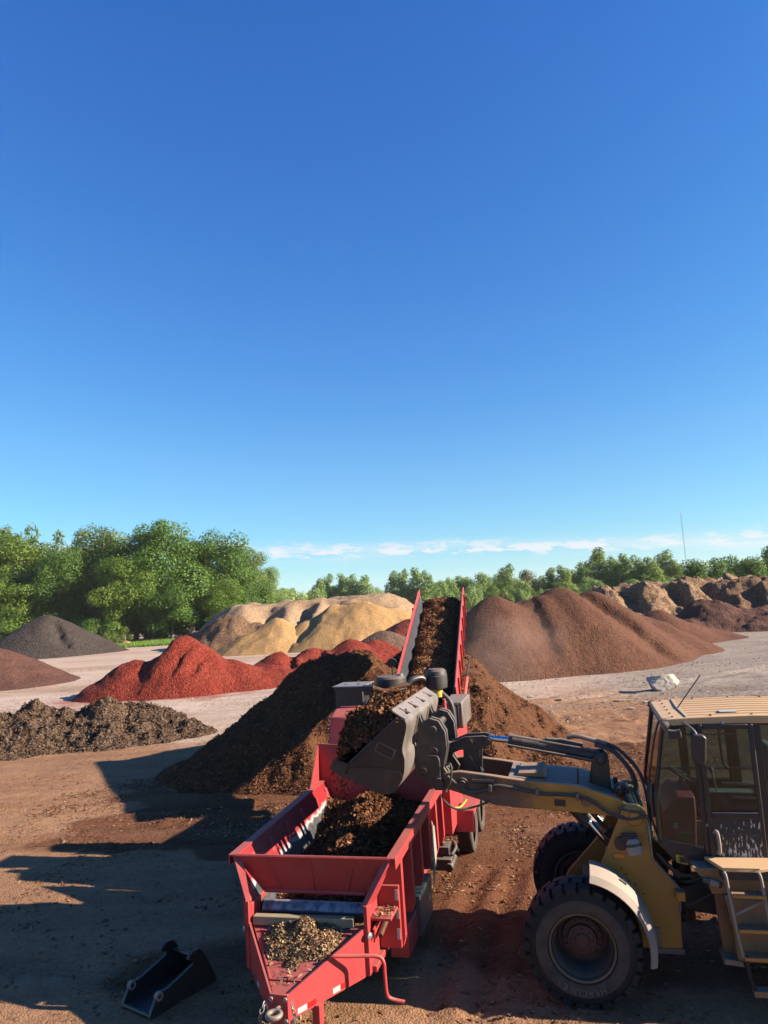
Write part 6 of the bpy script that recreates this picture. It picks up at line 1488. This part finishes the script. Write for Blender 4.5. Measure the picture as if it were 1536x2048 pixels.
# interior
st = MB().box((-2.15, 0.0, 1.86), (0.50, 0.50, 0.14)).build('seat', greyint, ld, 0.05, seg=3)
MB().box((-2.42, 0.0, 2.28), (0.14, 0.48, 0.75), Matrix.Rotation(-0.12, 4, 'Y')).build('seat_back', greyint, st, 0.05, seg=3)
MB().box((-2.15, 0.33, 2.05), (0.40, 0.09, 0.06)).box((-2.15, -0.33, 2.05), (0.40, 0.09, 0.06)).build('armrest', blk, st, 0.02)
MB().span((-2.0, -0.2, 1.48), (-2.3, 0.2, 1.8)).build('seat_base', blk, st)
cn_ = MB().prism([(-1.10, 1.52), (-1.12, 1.98), (-1.30, 2.14), (-1.50, 2.14), (-1.50, 1.95), (-1.46, 1.50)], -0.34, 0.56).build('dashboard', maroon, ld, 0.02)
MB().box((-1.25, 0.565, 1.80), (0.05, 0.01, 0.06)).build('dash_sticker', white, cn_)
MB().box((-1.33, 0.565, 1.66), (0.16, 0.01, 0.12)).build('dash_pouch', greyint, cn_)
sw_ = MB().lathe([(0.165 + 0.014 * cos(a), 0.014 * sin(a)) for a in np.linspace(0, 2 * pi, 8, endpoint=False)], (-1.44, 0.05, 2.27), (-0.5, 0, 0.86), 28, True)
for k in range(3):
    a = 2 * pi * k / 3; sw_.tube([(-1.44, 0.05, 2.27), (-1.44 + 0.16 * cos(a) * 0.86, 0.05 + 0.16 * sin(a), 2.27 + 0.16 * cos(a) * 0.5)], 0.012, 6)
sw_.tube([(-1.44, 0.05, 2.27), (-1.36, 0.05, 2.05)], 0.03, 8); sw_.build('steering_wheel', blk, ld)
MB().tube([(-1.9, -0.42, 1.9), (-1.86, -0.42, 2.2)], 0.014, 6).lathe([(0, 0.04), (0.028, 0.02), (0.028, -0.03), (0, -0.04)], (-1.86, -0.42, 2.22), (0, 0, 1), 10).span((-1.8, -0.56, 1.5), (-2.4, -0.36, 1.95)).build('control_console', greyint, ld, 0.01)
MB().tube(smooth_path([(-2.10, -0.60, 2.85), (-2.04, -0.60, 2.8), (-2.04, -0.60, 2.3), (-2.10, -0.60, 2.2)], 4), 0.02, 8).build('inner_grab_bar', blk, ld)
MB().span((-1.24, -0.66, 2.17), (-2.7, -0.64, 2.20)).span((-1.5, -0.66, 2.62), (-2.2, -0.65, 2.64)).build('window_bar', galv, ld)
# ---- rear frame, platform, ladder, hood
MB().prism([(-1.34, 1.46), (-1.50, 1.28), (-1.52, 1.18), (-3.9, 1.18), (-3.9, 1.46)], 0.40, 0.96).build('rear_frame', dirty_yel, ld, 0.012)
MB().prism([(-1.34, 1.46), (-1.50, 1.28), (-1.52, 1.18), (-3.9, 1.18), (-3.9, 1.46)], -0.96, -0.40).build('rear_frame', dirty_yel, ld, 0.012)
ml = MB().lathe([(0, -0.03), (0.03, -0.025), (0.036, 0.0), (0.036, 0.15), (0.02, 0.18), (0, 0.18)], (-1.46, 0.985, 1.335), (-1, 0.1, -0.25), 14).build('step_lamp', dusty_blk, ld)
MB().lathe([(0, 0.14), (0.038, 0.12), (0.039, 0.05), (0.037, 0.03)], (-1.48, 0.99, 1.33), (-1, 0.1, -0.25), 14).build('lamp_lens', cream, ml)
MB().prism([(-1.55, 1.18), (-1.66, 1.18), (-1.72, 0.50), (-1.58, 0.52)], 0.86, 0.94).build('frame_upright', paint('upright_brown', (0.17, 0.075, 0.025), (0.10, 0.05, 0.025), 0.7, 0, 3, (0.2, 0.14, 0.1), 0.4, 0.2), ld, 0.008)
MB().prism([(-1.64, 1.20), (-1.78, 1.20), (-1.84, 0.52), (-1.73, 0.54)], 1.0, 1.03).build('mud_guard', dirty_yel, ld, 0.01)
MB().prism([(-1.56, 0.56), (-1.74, 0.54), (-1.76, 0.48), (-1.55, 0.50)], 0.80, 1.10).build('bottom_plate', steel, ld, 0.008)
MB().span((-2.0, -0.5, 0.5), (-3.9, 0.5, 1.18)).build('engine_bay', dusty_blk, ld, 0.02)
MB().prism([(-1.25, 1.0), (-1.95, 1.0), (-1.95, 0.62), (-1.25, 0.72)], -0.25, 0.25).cyl((-1.32, 0, 0.5), (-1.32, 0, 1.3), 0.11, 16).build('articulation_joint', dusty_blk, ld, 0.02)
for k, pts in enumerate(([(-1.05, 0.30, 0.95), (-1.3, 0.42, 0.85), (-1.6, 0.40, 0.98)], [(-1.05, 0.25, 1.15), (-1.3, 0.45, 1.12), (-1.6, 0.40, 1.2)], [(-1.1, 0.2, 0.8), (-1.35, 0.45, 0.62), (-1.6, 0.50, 0.74)], [(-1.0, 0.5, 1.45), (-1.22, 0.55, 1.25), (-1.42, 0.5, 1.22), (-1.6, 0.45, 1.25)])):
    MB().tube(smooth_path(pts, 6), 0.022, 8).build('hydraulic_hose', hose_m, ld)
MB().tube([(-1.05, 0.42, 1.35), (-1.22, 0.50, 1.24)], 0.03, 10).lathe([(0, 0.05), (0.05, 0.05), (0.05, 0)], (-1.22, 0.5, 1.24), (0.3, 1, 0), 14).build('steering_cylinder', dsteel, ld)
pf = MB(); pf.prism([(-1.50, 0.80), (-1.64, 1.17), (-2.02, 1.17), (-2.30, 1.02), (-2.30, 0.80)], 1.50, 1.535, 'z'); pfo = pf.build('platform', yroof, ld, 0.004)
mb = MB()
for k in range(20): mb.box((-1.66 - 0.018 * k, 1.165, 1.538), (0.010, 0.02, 0.012))
mb.build('grip_teeth', yroof, pfo)
MB().span((-1.62, 0.8, 1.40), (-2.3, 1.12, 1.50)).build('platform_base', dusty_blk, ld)
lad = MB()
for (x0, x1) in ((-1.64, -1.76), (-1.99, -2.11)):
    P = smooth_path([(x0, 1.18, 1.50), (x0 - 0.012, 1.212, 1.45), (x0 - 0.03, 1.22, 1.2), (x0 - 0.07, 1.22, 0.8), (x1 + 0.02, 1.22, 0.64)], 4)
    lad.tube(P, 0.017, 8)
lo_ = lad.build('ladder', cream, ld)
for (x, z) in ((-1.69, 1.285), (-1.72, 0.93), (-1.745, 0.645)):
    sp2 = MB().span((x, 1.12, z - 0.035), (x - 0.345, 1.24, z)).build('ladder_step', yel, lo_, 0.004)
    mb = MB()
    for k in range(15): mb.box((x - 0.02 - 0.022 * k, 1.225, z + 0.004), (0.011, 0.03, 0.012))
    for k in range(15): mb.box((x - 0.02 - 0.022 * k, 1.135, z + 0.004), (0.011, 0.03, 0.012))
    mb.build('grip_teeth', steel, sp2)
MB().prism([(-1.74, 0.66), (-1.79, 0.66), (-1.80, 0.42), (-1.86, 0.27), (-1.80, 0.27), (-1.76, 0.44)], 1.205, 1.225).build('rubber_hanger', rubber, lo_)
MB().prism([(-2.09, 0.66), (-2.14, 0.66), (-2.15, 0.42), (-2.20, 0.27), (-2.15, 0.27), (-2.11, 0.44)], 1.205, 1.225).build('rubber_hanger', rubber, lo_)
MB().span((-1.80, 1.12, 0.25), (-2.20, 1.24, 0.31)).build('bottom_step', dirty_yel, lo_, 0.005)
MB().tube([(-1.72, 1.17, 1.06), (-2.03, 1.17, 1.22)], 0.016, 6).build('ladder_brace', cream, lo_)
MB().span((-1.70, 0.90, 0.52), (-2.25, 1.08, 1.18)).build('hydraulic_tank', dirty_yel, ld, 0.02)
# rear hood and counterweight (beyond the picture's edge)
MB().prism([(-2.84, 1.46), (-2.84, 2.20), (-4.3, 2.05), (-4.55, 1.75), (-4.55, 1.0), (-3.9, 1.0), (-3.9, 1.46)], -0.62, 0.62).build('engine_hood', yel, ld, 0.04)
MB().prism([(-3.9, 0.55), (-4.6, 0.65), (-4.7, 1.2), (-4.58, 1.44), (-3.9, 1.44)], -1.1, 1.1).build('counterweight', yel, ld, 0.05)
MB().tube([(-3.5, 0.2, 2.0), (-3.5, 0.2, 2.7)], 0.06, 12).build('exhaust_stack', dsteel, ld)
for s in (1, -1):
    MB().prism([(-2.30, 1.50), (-2.4, 1.42), (-3.4, 1.42), (-3.55, 1.3), (-3.55, 1.38), (-3.42, 1.5)], s * 0.70, s * 1.28).build('rear_fender', yel, ld, 0.01)

# ------------------------------------------------------------------ black coupler bracket lying on the ground
br = thing('coupler_bracket', 'black steel attachment bracket with two hooks and two bright eyes on the ground', 'bracket', (-3.33, 9.26, 0.0), math.atan2(0.82, 0.57))
sd = [(0.0, 0.0), (0.02, 0.07), (0.06, 0.14), (0.10, 0.20), (0.15, 0.245), (0.22, 0.235), (0.30, 0.245), (0.67, 0.35), (0.655, 0.40), (0.60, 0.405), (0.575, 0.43), (0.60, 0.46), (0.67, 0.50), (0.76, 0.49), (0.82, 0.43), (0.90, 0.29), (1.03, 0.03), (1.0, 0.0)]
for y in (0.25, -0.27):
    bp = MB().prism(sd, y - 0.022, y + 0.022).build('side_plate', bracket_blk, br, 0.006)
    MB().lathe([(0.028, -0.027), (0.050, -0.027), (0.052, 0.0), (0.050, 0.027), (0.028, 0.027), (0.028, -0.027)], (0.145, y, 0.20), (0, 1, 0), 22).build('pin_eye', cream, bp)
MB().tube([(0.03, 0.25, 0.03), (0.03, -0.27, 0.03)], 0.025, 8).build('front_bar', bracket_blk, br)
MB().tube([(0.80, 0.25, 0.36), (0.80, -0.27, 0.36)], 0.03, 10).build('hook_bar', bracket_blk, br)
MB().plate([(0.06, 0.23, 0.03), (0.06, -0.25, 0.03), (0.99, -0.25, 0.05), (0.99, 0.23, 0.05)], 0.02).plate([(0.99, 0.23, 0.05), (0.99, -0.25, 0.05), (0.84, -0.25, 0.34), (0.84, 0.23, 0.34)], 0.02).build('base_plate', bracket_blk, br)

# ------------------------------------------------------------------ morning haze
hm = bpy.data.materials.new('haze_air'); hm.use_nodes = True; hm.node_tree.nodes.clear()
_k = NT(hm.node_tree); _v = _k.node('ShaderNodeVolumePrincipled'); _v.inputs['Color'].default_value = (0.92, 0.95, 1.0, 1); _v.inputs['Density'].default_value = 0.0001
_v.inputs['Anisotropy'].default_value = 0.0
hm.node_tree.links.new(_v.outputs[0], _k.node('ShaderNodeOutputMaterial').inputs['Volume'])
hz = MB().span((-2850, -2750, -3), (2850, 2850, 82)).build('haze', hm)
tag(hz, 'thin pale morning haze over the yard', None, None, 'stuff')
